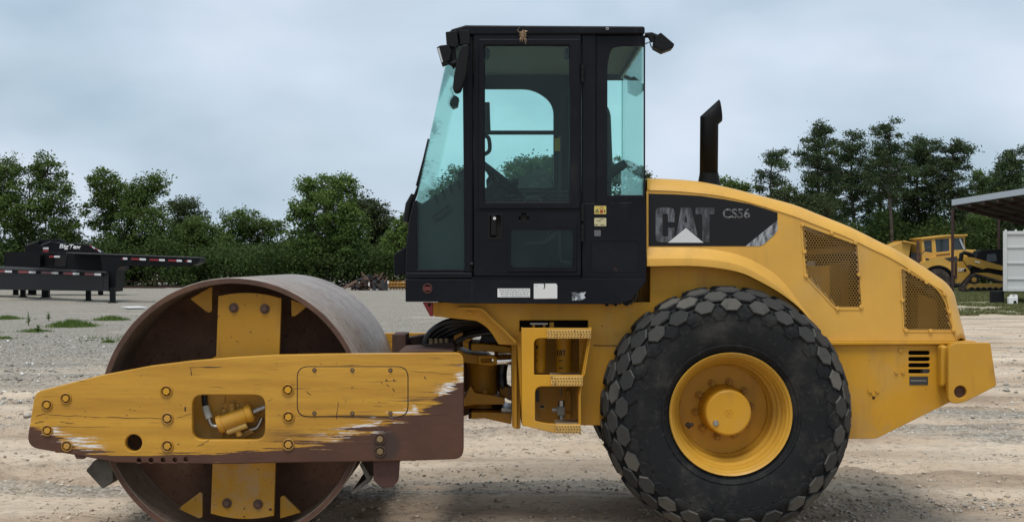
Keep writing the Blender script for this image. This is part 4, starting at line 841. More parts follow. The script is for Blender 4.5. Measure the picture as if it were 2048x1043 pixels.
# ---- articulated hitch
HY = -.22
m = M(); c = Vector(P(966, 765, 0)); m.lathe([(0, -.155), (.118, -.155), (.118, -.10), (.096, -.065), (.093, .09), (.102, .10), (.102, .135), (0, .135)], (0, 0, 0), 40); m.v = [(x + c.x, z + c.y, y + c.z) for x, y, z in m.v]; m.build('hitch_barrel', YEL, RR, ang=50)
m = M(); m.pprism(rnd_poly([(905, 800), (930, 795), (941, 770), (950, 785), (985, 790), (1008, 795), (1010, 808), (950, 808), (905, 816)], 3), HY, .22); m.build('yoke_lower_arm', YEL, RR, bev=.01)
m = M(); m.pprism(rnd_poly([(880, 690), (905, 693), (935, 708), (975, 712), (985, 722), (950, 727), (925, 724), (905, 715), (880, 712)], 3), HY, .22); m.build('yoke_upper_arm', YEL, RR, bev=.01)
m = M(); m.pprism([(942, 686), (968, 687), (1023, 693), (1023, 706), (985, 703), (942, 701)], -.24, .24); m.build('upper_hitch_ear', YEL, RR, bev=.008)
m = M(); m.pprism([(937, 686), (942, 686), (942, 701), (937, 699)], -.23, .23); m.build('ear_cap', RUSTD, RR)
m = M(); m.pprism([(942, 823), (968, 823), (1023, 825), (1023, 848), (970, 836), (942, 837)], -.24, .24); m.build('lower_hitch_ear', YEL, RR, bev=.008)
m = M(); m.pprism([(937, 823), (942, 823), (942, 837), (937, 836)], -.23, .23); m.build('ear_cap', RUSTD, RR)
m = M(); q = P(972, 814, 0); m.cyl((q[0], 0, q[2] - .05), (q[0], 0, q[2] + .04), .11, n=32); m.build('hitch_pin', RUSTD, RR)
m = M(); m.pprism([(1003, 815), (1023, 818), (1023, 826), (1003, 824)], -.2, .2); m.build('pin_keeper', STEEL, RR)
for x, yy in ((975, 780),): m = M(); m.pprism([(965, 778), (975, 777), (975, 788), (965, 787)], -.16, -.10); m.build('grease_block', YEL, RR, bev=.004)
# steering cylinder: clevis, rod and barrel (one each side)
for s in (1, -1):
    yy = -.33 * s
    cl = plate('cylinder_clevis', rnd_poly([(956, 711), (985, 711), (995, 715), (995, 728), (985, 731), (956, 729)], 5), [rnd_poly([(962, 716), (986, 716), (988, 724), (962, 724)], 3)], -.36, -.28, YEL, RR, .008)
    if s < 0: cl.scale = (1, -1, 1)
    m = M(); p = P(990, 721, -.32); e_ = P(1030, 719, -.32); m.cyl((p[0], yy, p[2]), (e_[0], yy, e_[2]), .028, n=20); m.build('cylinder_rod', CHROME, RR)
    m = M(); e2_ = P(1200, 712, -.32); m.cyl((e_[0], yy, e_[2]), (e2_[0], yy, e2_[2]), .045, n=20); m.build('cylinder_barrel', YELD, RR)
m = M(); m.tube(spline([P(1006, 725, -.1), P(1003, 745, -.1), P(1004, 770, -.12), P(1010, 785, -.1)], 4), .035, 10); m.build('hitch_hose', HOSE, RR)
m = M(); m.pprism([(998, 772), (1005, 768), (1023, 778), (1023, 802), (1012, 796), (1000, 790)], -.15, .1); m.build('hitch_stop', YELD, RR, bev=.01)
# hoses looping from the drum frame up under the cab
for i in range(10):
    o_ = i * .075 - .40; j = random.uniform(-6, 6); k_ = i % 5
    pts = [P(852 + k_ * 6, 705, o_), P(850 + k_ * 5, 688 - k_, o_), P(862 + k_ * 7, 664 + k_ * 4 + j * .3, o_), P(895 + k_ * 6, 645 + k_ * 6 + j * .4, o_), P(930 + k_ * 5, 640 + k_ * 5.5, o_ + .03), P(962 + k_ * 4, 640 + k_ * 6, o_ + .06), P(1000, 650 + k_ * 8, o_ + .08)]
    m = M(); m.tube(spline(pts, 6), .020, 10); m.build('hydraulic_hose', HOSE, RR)
for i in range(5):
    yy = -.30 + i * .12; m = M(); m.tube(spline([P(905, 690 - i * 2, yy), P(925, 676 - i * 4, yy), P(955, 668 - i * 6, yy), P(990, 664 - i * 5, yy)], 5), .017, 9); m.build('hydraulic_hose', HOSE, RR)
m = M(); m.pprism([(849, 689), (905, 684), (912, 697), (850, 698)], -.55, -.1); m.build('hose_clamp_bar', RUSTD, RR, bev=.004)
m = M(); m.pprism([(852, 696), (912, 694), (912, 706), (852, 708)], -.52, -.1); m.build('hose_bracket', BLKP, RR)
for x in (862, 872, 882, 893): m = M(); p = P(x, 686, -.5); m.cyl((p[0], p[1], p[2] - .02), (p[0], p[1], p[2] + .03), .013, n=6); m.build('hose_fitting', BOLT, RR)
m = M(); m.pprism([(908, 671), (925, 664), (926, 678), (908, 684)], -.3, -.2); m.build('hose_strap', YELD, RR)
m = M(); m.pprism([(917, 640), (926, 640), (926, 700), (917, 700)], .2, .3); m.build('hose_post', YELD, RR)
m = M(); m.pprism([(962, 655), (975, 650), (1000, 684), (958, 684), (963, 672)], -.05, .05); m.build('hose_sleeve', HOSE, RR)

# ---- rear chassis
CHY = -.74
wall = [(866, 604), (1300, 604), (1300, 532), (1660, 532), (1660, 876), (1200, 850), (1044, 849), (1034, 690), (997, 688), (985, 668), (972, 652), (953, 641), (866, 632)]
rec = rnd_poly([(1039, 640), (1176, 640), (1176, 662), (1160, 662), (1160, 845), (1062, 845), (1062, 662), (1039, 662)], 2)
CH = plate('chassis_wall', rnd_poly(wall, [3, 0, 0, 0, 0, 0, 4, 0, 3, 6, 6, 6, 6, 0]), [rec], CHY, CHY + .025, YEL, RR, bev=.004)
c2 = CH.copy(); COL.objects.link(c2); c2.parent = RR; c2.location = (0, -2 * (CHY + .0125), 0)
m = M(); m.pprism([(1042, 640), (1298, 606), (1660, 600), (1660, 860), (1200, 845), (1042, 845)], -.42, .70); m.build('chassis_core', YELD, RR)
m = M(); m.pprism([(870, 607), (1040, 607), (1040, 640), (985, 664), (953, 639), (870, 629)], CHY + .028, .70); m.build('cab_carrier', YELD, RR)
# flange strip that follows the cantilever down to the hitch wall
m = M(); st = spline([(915, 616.5, 0), (955, 617, 0), (968, 621, 0), (984, 637, 0), (1008, 659, 0), (1033, 684, 0)], 5)
tp = [P(p[0], p[1] - 2.2, CHY - .05) for p in st]; bt = [P(p[0] - 1.8, p[1] + 2.6, CHY - .05) for p in st]; strip(m, [Vector(p) for p in tp], [Vector(p) for p in bt], (0, .05, 0)); m.build('flange', YEL, RR)
m = M(); px_bolt(m, 939, 626, CHY, .012, .03); m.build('flange_bolt', YEL, RR)
m = M(); m.pprism([(1023, 683), (1041, 681), (1041, 855), (1036, 858), (1024, 853)], -.62, .62); m.build('hitch_wall', YEL, RR, bev=.006)
m = M(); m.pprism([(1028, 684), (1034, 684), (1034, 856), (1028, 856)], -.68, -.62); m.build('hitch_wall_rib', YEL, RR, bev=.004)
m = M(); m.pprism([(1016, 775), (1023, 775), (1023, 800), (1018, 800)], -.5, -.4); m.build('hitch_lug', RUST, RR)
# recess behind the step: dark cavity with filters
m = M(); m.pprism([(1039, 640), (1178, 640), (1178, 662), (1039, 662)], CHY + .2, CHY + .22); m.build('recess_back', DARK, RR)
for x0, x1, r0, r1 in ((1060, 1096, 645, 649), (1065, 1070, 648, 656), (1086, 1091, 648, 656), (1099, 1108, 644, 660)):
    m = M(); m.pbox(x0, x1, r0, r1, CHY - .03, CHY + .05); m.build('filter_mount', STEEL if x0 == 1060 else YELD, RR, bev=.003)
m = M(); m.pprism([(1158, 662), (1186, 662), (1186, 848), (1160, 848)], CHY - .002, CHY + .01); m.build('cover_panel', YEL, RR)
def filt(px, r0, r1, rpx, yy, nm):
    c = P(px, r0, yy); z1 = c[2]; z0 = P(px, r1, yy)[2]; r = L(rpx, yy); m = M(); n = 36
    prof = [(0, z0), (r * .75, z0), (r, z0 + .03), (r, z1 - .03), (r * 1.06, z1 - .028), (r * 1.06, z1), (0, z1)]; v = [(c[0] + q * cos(2 * pi * k / n), yy + q * sin(2 * pi * k / n), z) for q, z in prof for k in range(n)]
    m.add(v, [(i * n + k, i * n + (k + 1) % n, (i + 1) * n + (k + 1) % n, (i + 1) * n + k) for i in range(len(prof) - 1) for k in range(n)]); return m.build(nm, YEL, RR, ang=45)
FY = -.66
f1 = filt(1081, 676, 744, 11, FY, 'oil_filter'); f2 = filt(1128, 676, 752, 16, FY, 'oil_filter')
INK = mat('black_print', (.012, .012, .012), .5)
def curved_mark(parent, x0, x1, r0, r1, pc, rpx, nm='filter_print'):      # print that wraps a filter can
    cxm = P(pc, 0, FY)[0]; r = L(rpx, FY) + .0012; m = M(); A = []; B = []
    for k in range(5):
        px = x0 + (x1 - x0) * k / 4; xx = max(-.999, min(.999, (P(px, 0, FY)[0] - cxm) / r)); a = math.asin(xx)
        for lst, rr in ((A, r0), (B, r1)): lst.append((cxm + r * sin(a), FY - r * cos(a), P(0, rr, FY)[2]))
    m.loft([B, A]); m.build(nm, INK, parent)
def letter(parent, quads, pc, rpx):
    for q in quads: curved_mark(parent, *q, pc, rpx, 'filter_letter')
letter(f2, [(1113.5, 1115.5, 699, 710), (1114, 1117, 699, 701), (1114, 1117, 708, 710), (1118, 1120, 700, 710), (1121.5, 1123.5, 700, 710), (1119, 1123, 698.5, 701), (1119, 1123, 704.5, 706.5), (1124.5, 1130, 698.5, 701), (1126.3, 1128.7, 699, 710)], 1128, 16)
curved_mark(f2, 1116, 1125, 718.5, 720.5, 1128, 16); curved_mark(f2, 1117, 1125, 733, 735, 1128, 16); curved_mark(f1, 1072, 1076, 690, 696, 1081, 11); curved_mark(f1, 1071, 1075, 705, 707, 1081, 11); curved_mark(f1, 1071, 1075, 718, 720, 1081, 11)
m = M(); m.cyl(P(1121, 793, FY), P(1121, 775, FY), .006, n=8); m.build('valve_stem', STEEL, RR); m = M(); m.pbox(1115, 1130, 813, 830, FY - .03, FY + .03); vb = m.build('drain_valve', rusty('grey_valve', (.22, .22, .21), (.30, .30, .28), (.38, .37, .35), 15), RR, bev=.003)
m = M(); m.cyl(P(1122.5, 813, FY), P(1122.5, 800, FY), .02, n=6); m.cyl(P(1122.5, 830, FY), P(1122.5, 838, FY), .018, n=6); m.cyl(P(1104, 819, FY), P(1115, 819, FY), .015, n=8); m.build('valve_fitting', STEEL, RR)
plate('warning_sticker', rnd_poly(rect(1078, 1090, 807, 818), 1), [], -.425, -.422, paint('sticker_tan', (.38, .25, .07)), RR, bev=.0004); m = M(); m.pbox(1080, 1088, 810, 815, -.428, -.4255); m.build('sticker_symbol', INK, RR)
m = M(); m.pbox(1072, 1078, 780, 803, -.43, -.42); m.build('cable', HOSE, RR)
m = M(); m.pbox(1133, 1141, 772, 842, -.45, -.42); m.build('inner_rib', YELD, RR); 
for r in (784, 829): m = M(); px_bolt(m, 1136, r, -.45, .016, .02); m.build('rib_bolt', YELD, RR)
m = M(); m.pprism([(1186, 689.6), (1245, 690), (1245, 691.4), (1186, 691)], CHY - .003, CHY + .002); m.build('panel_seam', GAP, RR)
m = M(); px_bolt(m, 1233, 666, CHY, .012, .012); m.build('panel_bolt', YEL, RR)
# ---- step box
SY = -1.0
so_ = [(1043, 655), (1184, 655.5), (1161.5, 790), (1162, 866), (1113, 866), (1044, 850)]
c1 = rnd_poly([(1068, 749), (1068, 676), (1093, 676), (1180.3, 676), (1168.5, 749)], [3, 26, 0, 2, 2])
c2_ = rnd_poly([(1070, 841), (1070, 772), (1100, 772), (1162, 772), (1159, 790), (1159.5, 847), (1100, 847)], [4, 28, 0, 2, 0, 0, 4])
STEP = plate('step_frame', rnd_poly(so_, [3, 2, 0, 2, 2, 4]), [c1, c2_], SY, SY + .012, YEL, RR, bev=.003)
m = M(); m.pprism([(1043, 657), (1046, 657), (1046.5, 849), (1044, 849)], SY + .012, CHY); m.build('step_side', YEL, STEP)
m = M(); s2_ = [Q(1184, 656, SY), Q(1161.5, 790, SY), Q(1162, 866, SY)]; w_ = .012
m.prism([s2_[0], s2_[1], s2_[2], (s2_[2][0] - w_, s2_[2][1]), (s2_[1][0] - w_, s2_[1][1]), (s2_[0][0] - w_, s2_[0][1])], SY + .012, CHY); m.build('step_side', YEL, STEP)
TRD = rusty('dusty_step', (.26, .20, .13), (.34, .26, .16), (.42, .33, .21), 14, .85); TRF = paint('worn_tread_yellow', (.62, .39, .11), chips=.66, amt=.45)
for (x0, x1, r0, r1, nx_, ny_) in ((1094, 1182, 659, 676.5, 15, 3), (1102, 1165.5, 752, 771, 11, 3), (1112, 1162, 849, 866, 9, 3)):
    m = M(); m.pprism([(x0, r0), (x1, r0), (x1, r0 + 3), (x0, r0 + 3)], SY - .01, CHY); m.build('tread_top', TRD, STEP)
    m = M(); m.pprism(rnd_poly(rect(x0, x1, r0 + .5, r1), 1), SY - .016, SY - .0005); tr = m.build('tread_front', TRF, STEP, bev=.002)
    m = M()
    for i in range(nx_):
        for j in range(ny_):
            x_, z_ = Q(x0 + (x1 - x0) * (i + .5 + .25 * (j % 2) - .12) / nx_, r0 + (r1 - r0) * (j + .55) / ny_, SY - .016); m.lathe([(.0072, 0), (.0062, -.004), (.004, -.004), (.0036, .0)], (x_, SY - .016, z_), 8)
    m.build('tread_studs', TRF, STEP)
    m = M()
    for i in range(nx_):
        for j in range(ny_):
            x_, z_ = Q(x0 + (x1 - x0) * (i + .5 + .25 * (j % 2) - .12) / nx_, r0 + (r1 - r0) * (j + .55) / ny_, SY - .016); m.prism(circ(x_, z_, .0036, 7), SY - .0172, SY - .0162)
    m.build('tread_holes', DARK, STEP)

# ---- tail of the chassis
TY = -.80
slots = [rnd_poly(rect(1817, 1860, c - 4.3, c + 4.3), 4.2) for c in (705, 717.5, 730, 742)]
TW = plate('tail_wall', rnd_poly([(1640, 689), (1905, 689), (1905, 801), (1752, 876.5), (1640, 876.5)], [0, 0, 2, 8, 0]), slots, TY, TY + .02, YEL, RR, bev=.003)
c2 = TW.copy(); COL.objects.link(c2); c2.parent = RR; c2.location = (0, -2 * (TY + .01), 0)
m = M(); m.pprism([(1640, 682), (1952, 682), (1960, 688), (1640, 690)], TY - .03, -TY + .03); m.build('tail_deck', YEL, RR, bev=.006)
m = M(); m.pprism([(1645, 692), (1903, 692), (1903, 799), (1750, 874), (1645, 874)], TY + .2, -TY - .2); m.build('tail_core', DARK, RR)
m = M(); m.pbox(1846, 1862, 736, 748, TY + .1, TY + .15); m.build('fuel_fitting', GREYL, RR)
for x, yy in ((1801, 700), (1792, 743), (1805, 743), (1739, 781), (1754, 781), (1747, 788)):
    m = M(); px_bolt(m, x, yy, TY, .011, .009, 8); m.build('tail_bolt', YEL, RR)
m = M(); px_bolt(m, 1747, 795, TY, .008, .002, 10); m.build('drain_hole', DARK, RR)
m = M(); m.pbox(1819, 1856, 752, 769, TY - .003, TY + .002); pl_ = m.build('data_plate', mat('plate_dark', (.03, .03, .028), .35), RR)
for r in (754.5, 759.6, 764): m = M(); m.pbox(1821, 1854 if r < 756 else 1853, r, r + (1.2 if r != 759.6 else 1.8), TY - .0042, TY - .0032); m.build('plate_line', GREYW if r != 759.6 else STEEL, RR)
# counterweight
BY = -.97
m = M(); plate('counterweight_plate', rnd_poly([(1897, 685), (1981, 685), (1993.5, 771), (1924, 806), (1897, 806)], [20, 2, 5, 16, 14]), [circ(1921, 783, 12.5, 28)], BY, BY + .05, paint('bumper_yellow', (.50, .255, .025), chips=.70, amt=.5), RR, bev=.004)
cw2 = bpy.data.objects['counterweight_plate'].copy(); COL.objects.link(cw2); cw2.parent = RR; cw2.location = (0, -2 * (BY + .025), 0)
m = M(); m.pprism(circ(1921, 783, 12.4, 24), BY + .03, BY + .052); m.build('hole_back', RUST, RR)
m = M(); m.pprism([(1903, 690), (1975, 690), (1984, 766), (1924, 796), (1903, 790)], BY + .052, -BY - .052); m.build('counterweight', YEL, RR, bev=.01)
m = M(); m.pprism([(1882, 690), (1898, 690), (1898, 770), (1882, 776)], TY - .09, TY - .002); m.build('corner_gusset', YEL, RR, bev=.02)

# ---- hood
HYD = -.80; HT = -.68
T = [(1294, 356), (1350, 358.5), (1395, 362.5), (1440, 371), (1500, 386), (1584, 408), (1633, 427), (1670, 441.5), (1707, 457), (1760, 483.5), (1790, 498), (1820, 515.5), (1845, 531.5), (1872, 550), (1890, 563), (1901, 575), (1909, 589), (1915, 612), (1932, 681)]
C_ = [(1294, 380), (1350, 382), (1395, 386), (1440, 391.5), (1500, 405), (1584, 431), (1628, 448), (1664, 462), (1698, 476), (1746, 499), (1776, 513), (1804, 529), (1828, 545), (1856, 564), (1873, 578), (1882, 590), (1890, 605), (1896, 628), (1913, 681)]
Ts = spline([(a, b, 0) for a, b in T], 4); Cs = spline([(a, b, 0) for a, b in C_], 4)
rows = []
for (tp_, cp_) in zip(Ts, Cs):
    c = P(cp_[0], cp_[1], HYD); t_ = P(tp_[0], tp_[1], HT); r = [c, (c[0], HYD - .006, c[2])]
    c = Vector(c); t_ = Vector(t_)
    for k in (.12, .3, .5, .7, .88): r.append(tuple(c.lerp(t_, k) + (Vector((0, -.006, 0)) if k < .9 else Vector()) + (t_ - c).cross(Vector((0, 0, 1))) * 0 + Vector((0, -.010 * sin(pi * k), .018 * sin(pi * k)))))
    r += [tuple(t_), (t_.x, 0, t_.z + .006)]; r += [(a, -b, z) for a, b, z in r[-2::-1]]; rows.append(r)
m = M(); m.loft(rows, True); HOODT = m.build('hood_shell', HOOD, RR, ang=25)
m = HOODT.modifiers.new('thick', 'SOLIDIFY'); m.thickness = .012; m.offset = -1
def hexmask(poly, px, py):
    ins = False; n = len(poly)
    for i in range(n):
        x1, y1 = poly[i]; x2, y2 = poly[i - 1]
        if (y1 > py) != (y2 > py) and px < (x2 - x1) * (py - y1) / (y2 - y1) + x1: ins = not ins
    return ins
G1 = [(1600, 443), (1718, 486), (1728, 620), (1672, 620), (1609, 553)]; G2 = [(1799, 531), (1893, 583), (1911, 664), (1806, 664)]
B_ = [(1294, 531), (1400, 531.5), (1440, 535), (1475, 543), (1521, 563), (1567, 590), (1604, 621), (1630, 650), (1654, 681)]
Bs = spline([(a, b, 0) for a, b in B_], 4)
def inset(poly, k):
    cx = sum(p[0] for p in poly) / len(poly); cy = sum(p[1] for p in poly) / len(poly); return [(p[0] + (cx - p[0]) * k, p[1] + (cy - p[1]) * k) for p in poly]
sidepoly = [(p[0], p[1]) for p in Cs] + [(p[0], p[1]) for p in Bs[::-1]]
HS = plate('hood_side', sidepoly, [rnd_poly(inset(G1, .06), 6), rnd_poly(inset(G2, .06), 6)], HYD, HYD + .012, HOOD, RR, bev=.001)
hs2 = HS.copy(); COL.objects.link(hs2); hs2.parent = RR; hs2.location = (0, -2 * (HYD + .006), 0)
# flared lip over the wheel
U = [(1294, 494), (1400, 496), (1470, 507), (1520, 528), (1562, 558), (1604, 612), (1653, 678)]; Lc = [(1294, 517), (1400, 517), (1473, 528), (1521, 550), (1565, 580), (1604, 618), (1653.5, 679.5)]; Bf = [(1294, 532), (1400, 532), (1475, 543), (1521, 563), (1567, 590), (1604.5, 621.5), (1654, 681)]
fo = [.06, .06, .06, .055, .04, .014, .003]
Us, Ls, Bs2 = (spline([(a, b, 0) for a, b in q], 5) for q in (U, Lc, Bf)); fs_ = np.interp(np.linspace(0, 6, len(Us)), range(7), fo)
rows = [[P(u[0], u[1], HYD - .001), tuple(Vector(P(u[0], u[1], HYD)).lerp(Vector(P(l[0], l[1], HYD - f)), .55) + Vector((0, .004, 0))), P(l[0], l[1], HYD - f), P(l[0], l[1] + 1.2, HYD - f - .001), P(b[0], b[1], HYD - f), P(b[0], b[1], HYD + .05)] for u, l, b, f in zip(Us, Ls, Bs2, fs_)]
m = M(); m.loft(rows); FL = m.build('wheel_arch_flare', HOOD, RR, ang=25)
m = M(); m.pprism([(1292.5, 382), (1297, 382), (1297, 530), (1295, 525), (1292.5, 512)], HYD - .012, HYD); m.build('hood_front_edge', HOOD, RR, bev=.004)
# grilles: framed sheet with real hexagonal holes
def grille(G_, holes_poly, nm, bolts):
    y = HYD - .004
    gr = plate(nm, rnd_poly(G_, 10), [rnd_poly(inset(G_, .07), 5)], y, y + .006, HOOD, RR, bev=.002)
    pitch = 5.5; m = M(); h = pitch * .866; yy = HYD + .001; r_in = pitch * .46; r_out = pitch / math.sqrt(3)
    x0 = min(p[0] for p in G_); x1 = max(p[0] for p in G_); y0 = min(p[1] for p in G_); y1 = max(p[1] for p in G_); full = inset(G_, .05); j = 0; py = y0
    while py < y1:
        px = x0 + (pitch / 2 if j % 2 else 0)
        while px < x1:
            if hexmask(full, px, py):
                o_ = [Q(px + r_out * 1.0 * sin(k * pi / 3), py + r_out * cos(k * pi / 3), yy) for k in range(6)]
                if hexmask(holes_poly, px, py):
                    i_ = [Q(px + r_in * sin(k * pi / 3), py + r_in * cos(k * pi / 3), yy) for k in range(6)]
                    v = [(a, yy, b) for a, b in o_ + i_] + [(a, yy + .004, b) for a, b in i_]
                    m.add(v, [(k, (k + 1) % 6, 6 + (k + 1) % 6, 6 + k) for k in range(6)] + [(6 + k, 6 + (k + 1) % 6, 12 + (k + 1) % 6, 12 + k) for k in range(6)])
                else: m.add([(a, yy, b) for a, b in o_], [tuple(range(6))])
            px += pitch
        py += h; j += 1
    sh = m.build('perforated_sheet', paint(nm + '_paint', (.27, .145, .028), amt=.5), gr, ang=20)
    for x, yy_ in bolts: m = M(); px_bolt(m, x, yy_, y - .001, .0125, .008, 8); m.build('grille_bolt', HOOD, gr, bev=.002)
    return gr
grille(G1, [(1610, 450), (1636, 456), (1711, 484), (1720, 613), (1676, 613), (1614, 549)], 'front_grille', [(1605, 449), (1663, 465), (1711, 485), (1609, 503), (1718, 549), (1612, 551), (1675, 616), (1722, 613)])
grille(G2, [(1810, 543), (1884, 586), (1900, 657), (1812, 657)], 'rear_grille', [(1818, 541), (1853, 564), (1889, 587), (1805, 600), (1899, 623), (1812, 660), (1861, 661), (1907, 659)])
# engine bay behind the grilles
m = M(); m.pprism([(1300, 400), (1590, 450), (1780, 540), (1880, 600), (1905, 678), (1600, 678), (1300, 530)], -.30, -.28); m.build('engine_bay_dark_sheet', DARK, RR)  # dark sheet standing in for the unlit depth behind the grilles
for pts, y_, mm in (([(1640, 530), (1700, 520), (1702, 660), (1645, 660)], -.55, YELD), ([(1600, 500), (1735, 488), (1735, 502), (1600, 512)], -.60, YELD), ([(1612, 520), (1632, 520), (1634, 620), (1612, 600)], -.5, STEEL), ([(1835, 585), (1875, 600), (1878, 675), (1835, 675)], -.65, YELD), ([(1706, 540), (1722, 540), (1722, 640), (1706, 640)], -.66, BLKP)):
    m = M(); m.pprism(pts, y_, y_ + .15); m.build('engine_block', mm, RR, bev=.01)  # the darker yellow paints in the dimness under the hood
# inner wheel-arch wall
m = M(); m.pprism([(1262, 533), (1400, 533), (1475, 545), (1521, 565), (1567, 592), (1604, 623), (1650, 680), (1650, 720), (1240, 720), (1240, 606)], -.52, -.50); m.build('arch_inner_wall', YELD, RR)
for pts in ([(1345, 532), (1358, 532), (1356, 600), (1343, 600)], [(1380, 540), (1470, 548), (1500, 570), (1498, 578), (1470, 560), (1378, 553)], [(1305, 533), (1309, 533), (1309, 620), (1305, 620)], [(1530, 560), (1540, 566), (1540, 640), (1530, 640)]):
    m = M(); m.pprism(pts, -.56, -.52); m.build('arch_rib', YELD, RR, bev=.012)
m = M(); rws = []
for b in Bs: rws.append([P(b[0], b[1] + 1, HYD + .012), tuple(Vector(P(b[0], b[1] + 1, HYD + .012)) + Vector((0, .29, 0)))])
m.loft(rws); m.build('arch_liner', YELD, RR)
# decal panel with worn lettering
DCY = HYD - .0022
def worn(nm, a, b, t0, t1, sc=(5, 1, 1.4)):
    mm = mat(nm, a, .45); g = G(mm); n = g.noise(9, 6, .7, stretch=sc); g.col(g.mix(g.step(n, t0, t1), b, a)); return mm
DEC = mat('decal_black', (.008, .008, .009), .45, spec=.25)
DP = plate('hood_decal', [(1297, 387), (1350, 388.5), (1400, 391.5), (1450, 398.5), (1500, 408), (1555, 425), (1555, 440), (1491, 492), (1297, 492)], [], DCY, HYD - .0002, DEC, RR, bev=.0003)
plate('decal_stripe', [(1555, 440), (1555.3, 459), (1549, 469), (1528, 488), (1519, 492), (1491, 492)], [], DCY, HYD - .0002, worn('worn_stripe', (.30, .32, .34), (.035, .035, .037), .40, .62), DP, bev=.0003)
LET = worn('worn_letters', (.115, .124, .142), (.020, .020, .022), .38, .64); LETT = worn('faded_letters', (.095, .10, .112), (.018, .018, .020), .42, .70)
LY = DCY - .0014
cpts = rnd_poly([(1311, 415), (1349, 415), (1349, 444), (1336, 444), (1336, 427), (1325, 427), (1325, 473), (1336, 473), (1336, 455), (1349, 455), (1349, 484), (1311, 484)], [10, 10, 0, 0, 4, 4, 4, 4, 0, 0, 10, 10], 4)
plate('decal_letter', cpts, [], LY, DCY, LET, DP, bev=.0002)
plate('decal_letter', [(1362, 415), (1382, 415), (1396, 474), (1372.5, 454), (1352, 472.5)], [[(1371.5, 427), (1375, 446), (1372, 443), (1368.5, 446)]], LY, DCY, LET, DP, bev=.0002)
plate('decal_letter', [(1391, 415), (1429, 415), (1429, 428), (1419, 428), (1419, 484), (1404.5, 484), (1404.5, 428), (1391, 428)], [], LY, DCY, LETT, DP, bev=.0002)
plate('decal_triangle', [(1372, 455.5), (1407, 485), (1336, 485)], [], LY - .0006, DCY - .0003, mat('decal_silver', (.55, .56, .57), .35), DP, bev=.0002)
text('decal_text', 'CS56', 1446, 437, 20, DCY - .0005, worn('faded_model_text', (.17, .175, .18), (.04, .04, .042), .36, .62), DP, .0009, .022, 54)
# exhaust
EY = -.25
m = M(); px0, px1 = 1400, 1436.5; c0 = P(1418, 372, EY); r = L(18.2, EY)
def tilted_tube(p0, p1, r, n0, n1, n=32):
    """tube whose two ends are cut by planes with normals n0, n1"""
    d_ = (p1 - p0).normalized(); u = Vector((0, 1, 0)); w = d_.cross(u); A = []; B = []
    for k in range(n):
        o_ = (u * cos(2 * pi * k / n) + w * sin(2 * pi * k / n)) * r
        A.append(p0 + o_ - d_ * (o_.dot(n0) / d_.dot(n0))); B.append(p1 + o_ - d_ * (o_.dot(n1) / d_.dot(n1)))
    return A, B
EXM = mat('exhaust_black', (.007, .007, .008), .6, spec=.14)
pA = Vector(P(1417.5, 348, EY)); pB = Vector(P(1418.5, 241, EY)); dirn = Vector((.74, 0, .67)).normalized(); pC = pB + dirn * L(30, EY)
bis = (Vector((0, 0, 1)) + dirn).normalized(); A, B = tilted_tube(pA, pB, r, Vector((0, 0, 1)), bis); _, Ctop = tilted_tube(pB, pC, r, bis, Vector((.99, .0, .14)).normalized())
n = len(A); ex = M(); ex.add(A + B + Ctop, [(i * n + k, i * n + (k + 1) % n, (i + 1) * n + (k + 1) % n, (i + 1) * n + k) for i in range(2) for k in range(n)])
EX = ex.build('exhaust_pipe', EXM, RR, ang=28); s_ = EX.modifiers.new('thick', 'SOLIDIFY'); s_.thickness = .006
q = P(1418, 378, EY); m = M(); m.tube([(q[0], EY, q[2]), (q[0], EY, P(0, 350, EY)[2]), (q[0], EY, P(0, 346, EY)[2])], [L(24.5, EY), r * 1.06, r * 1.04], 32); m.build('exhaust_base', EXM, RR, ang=25)

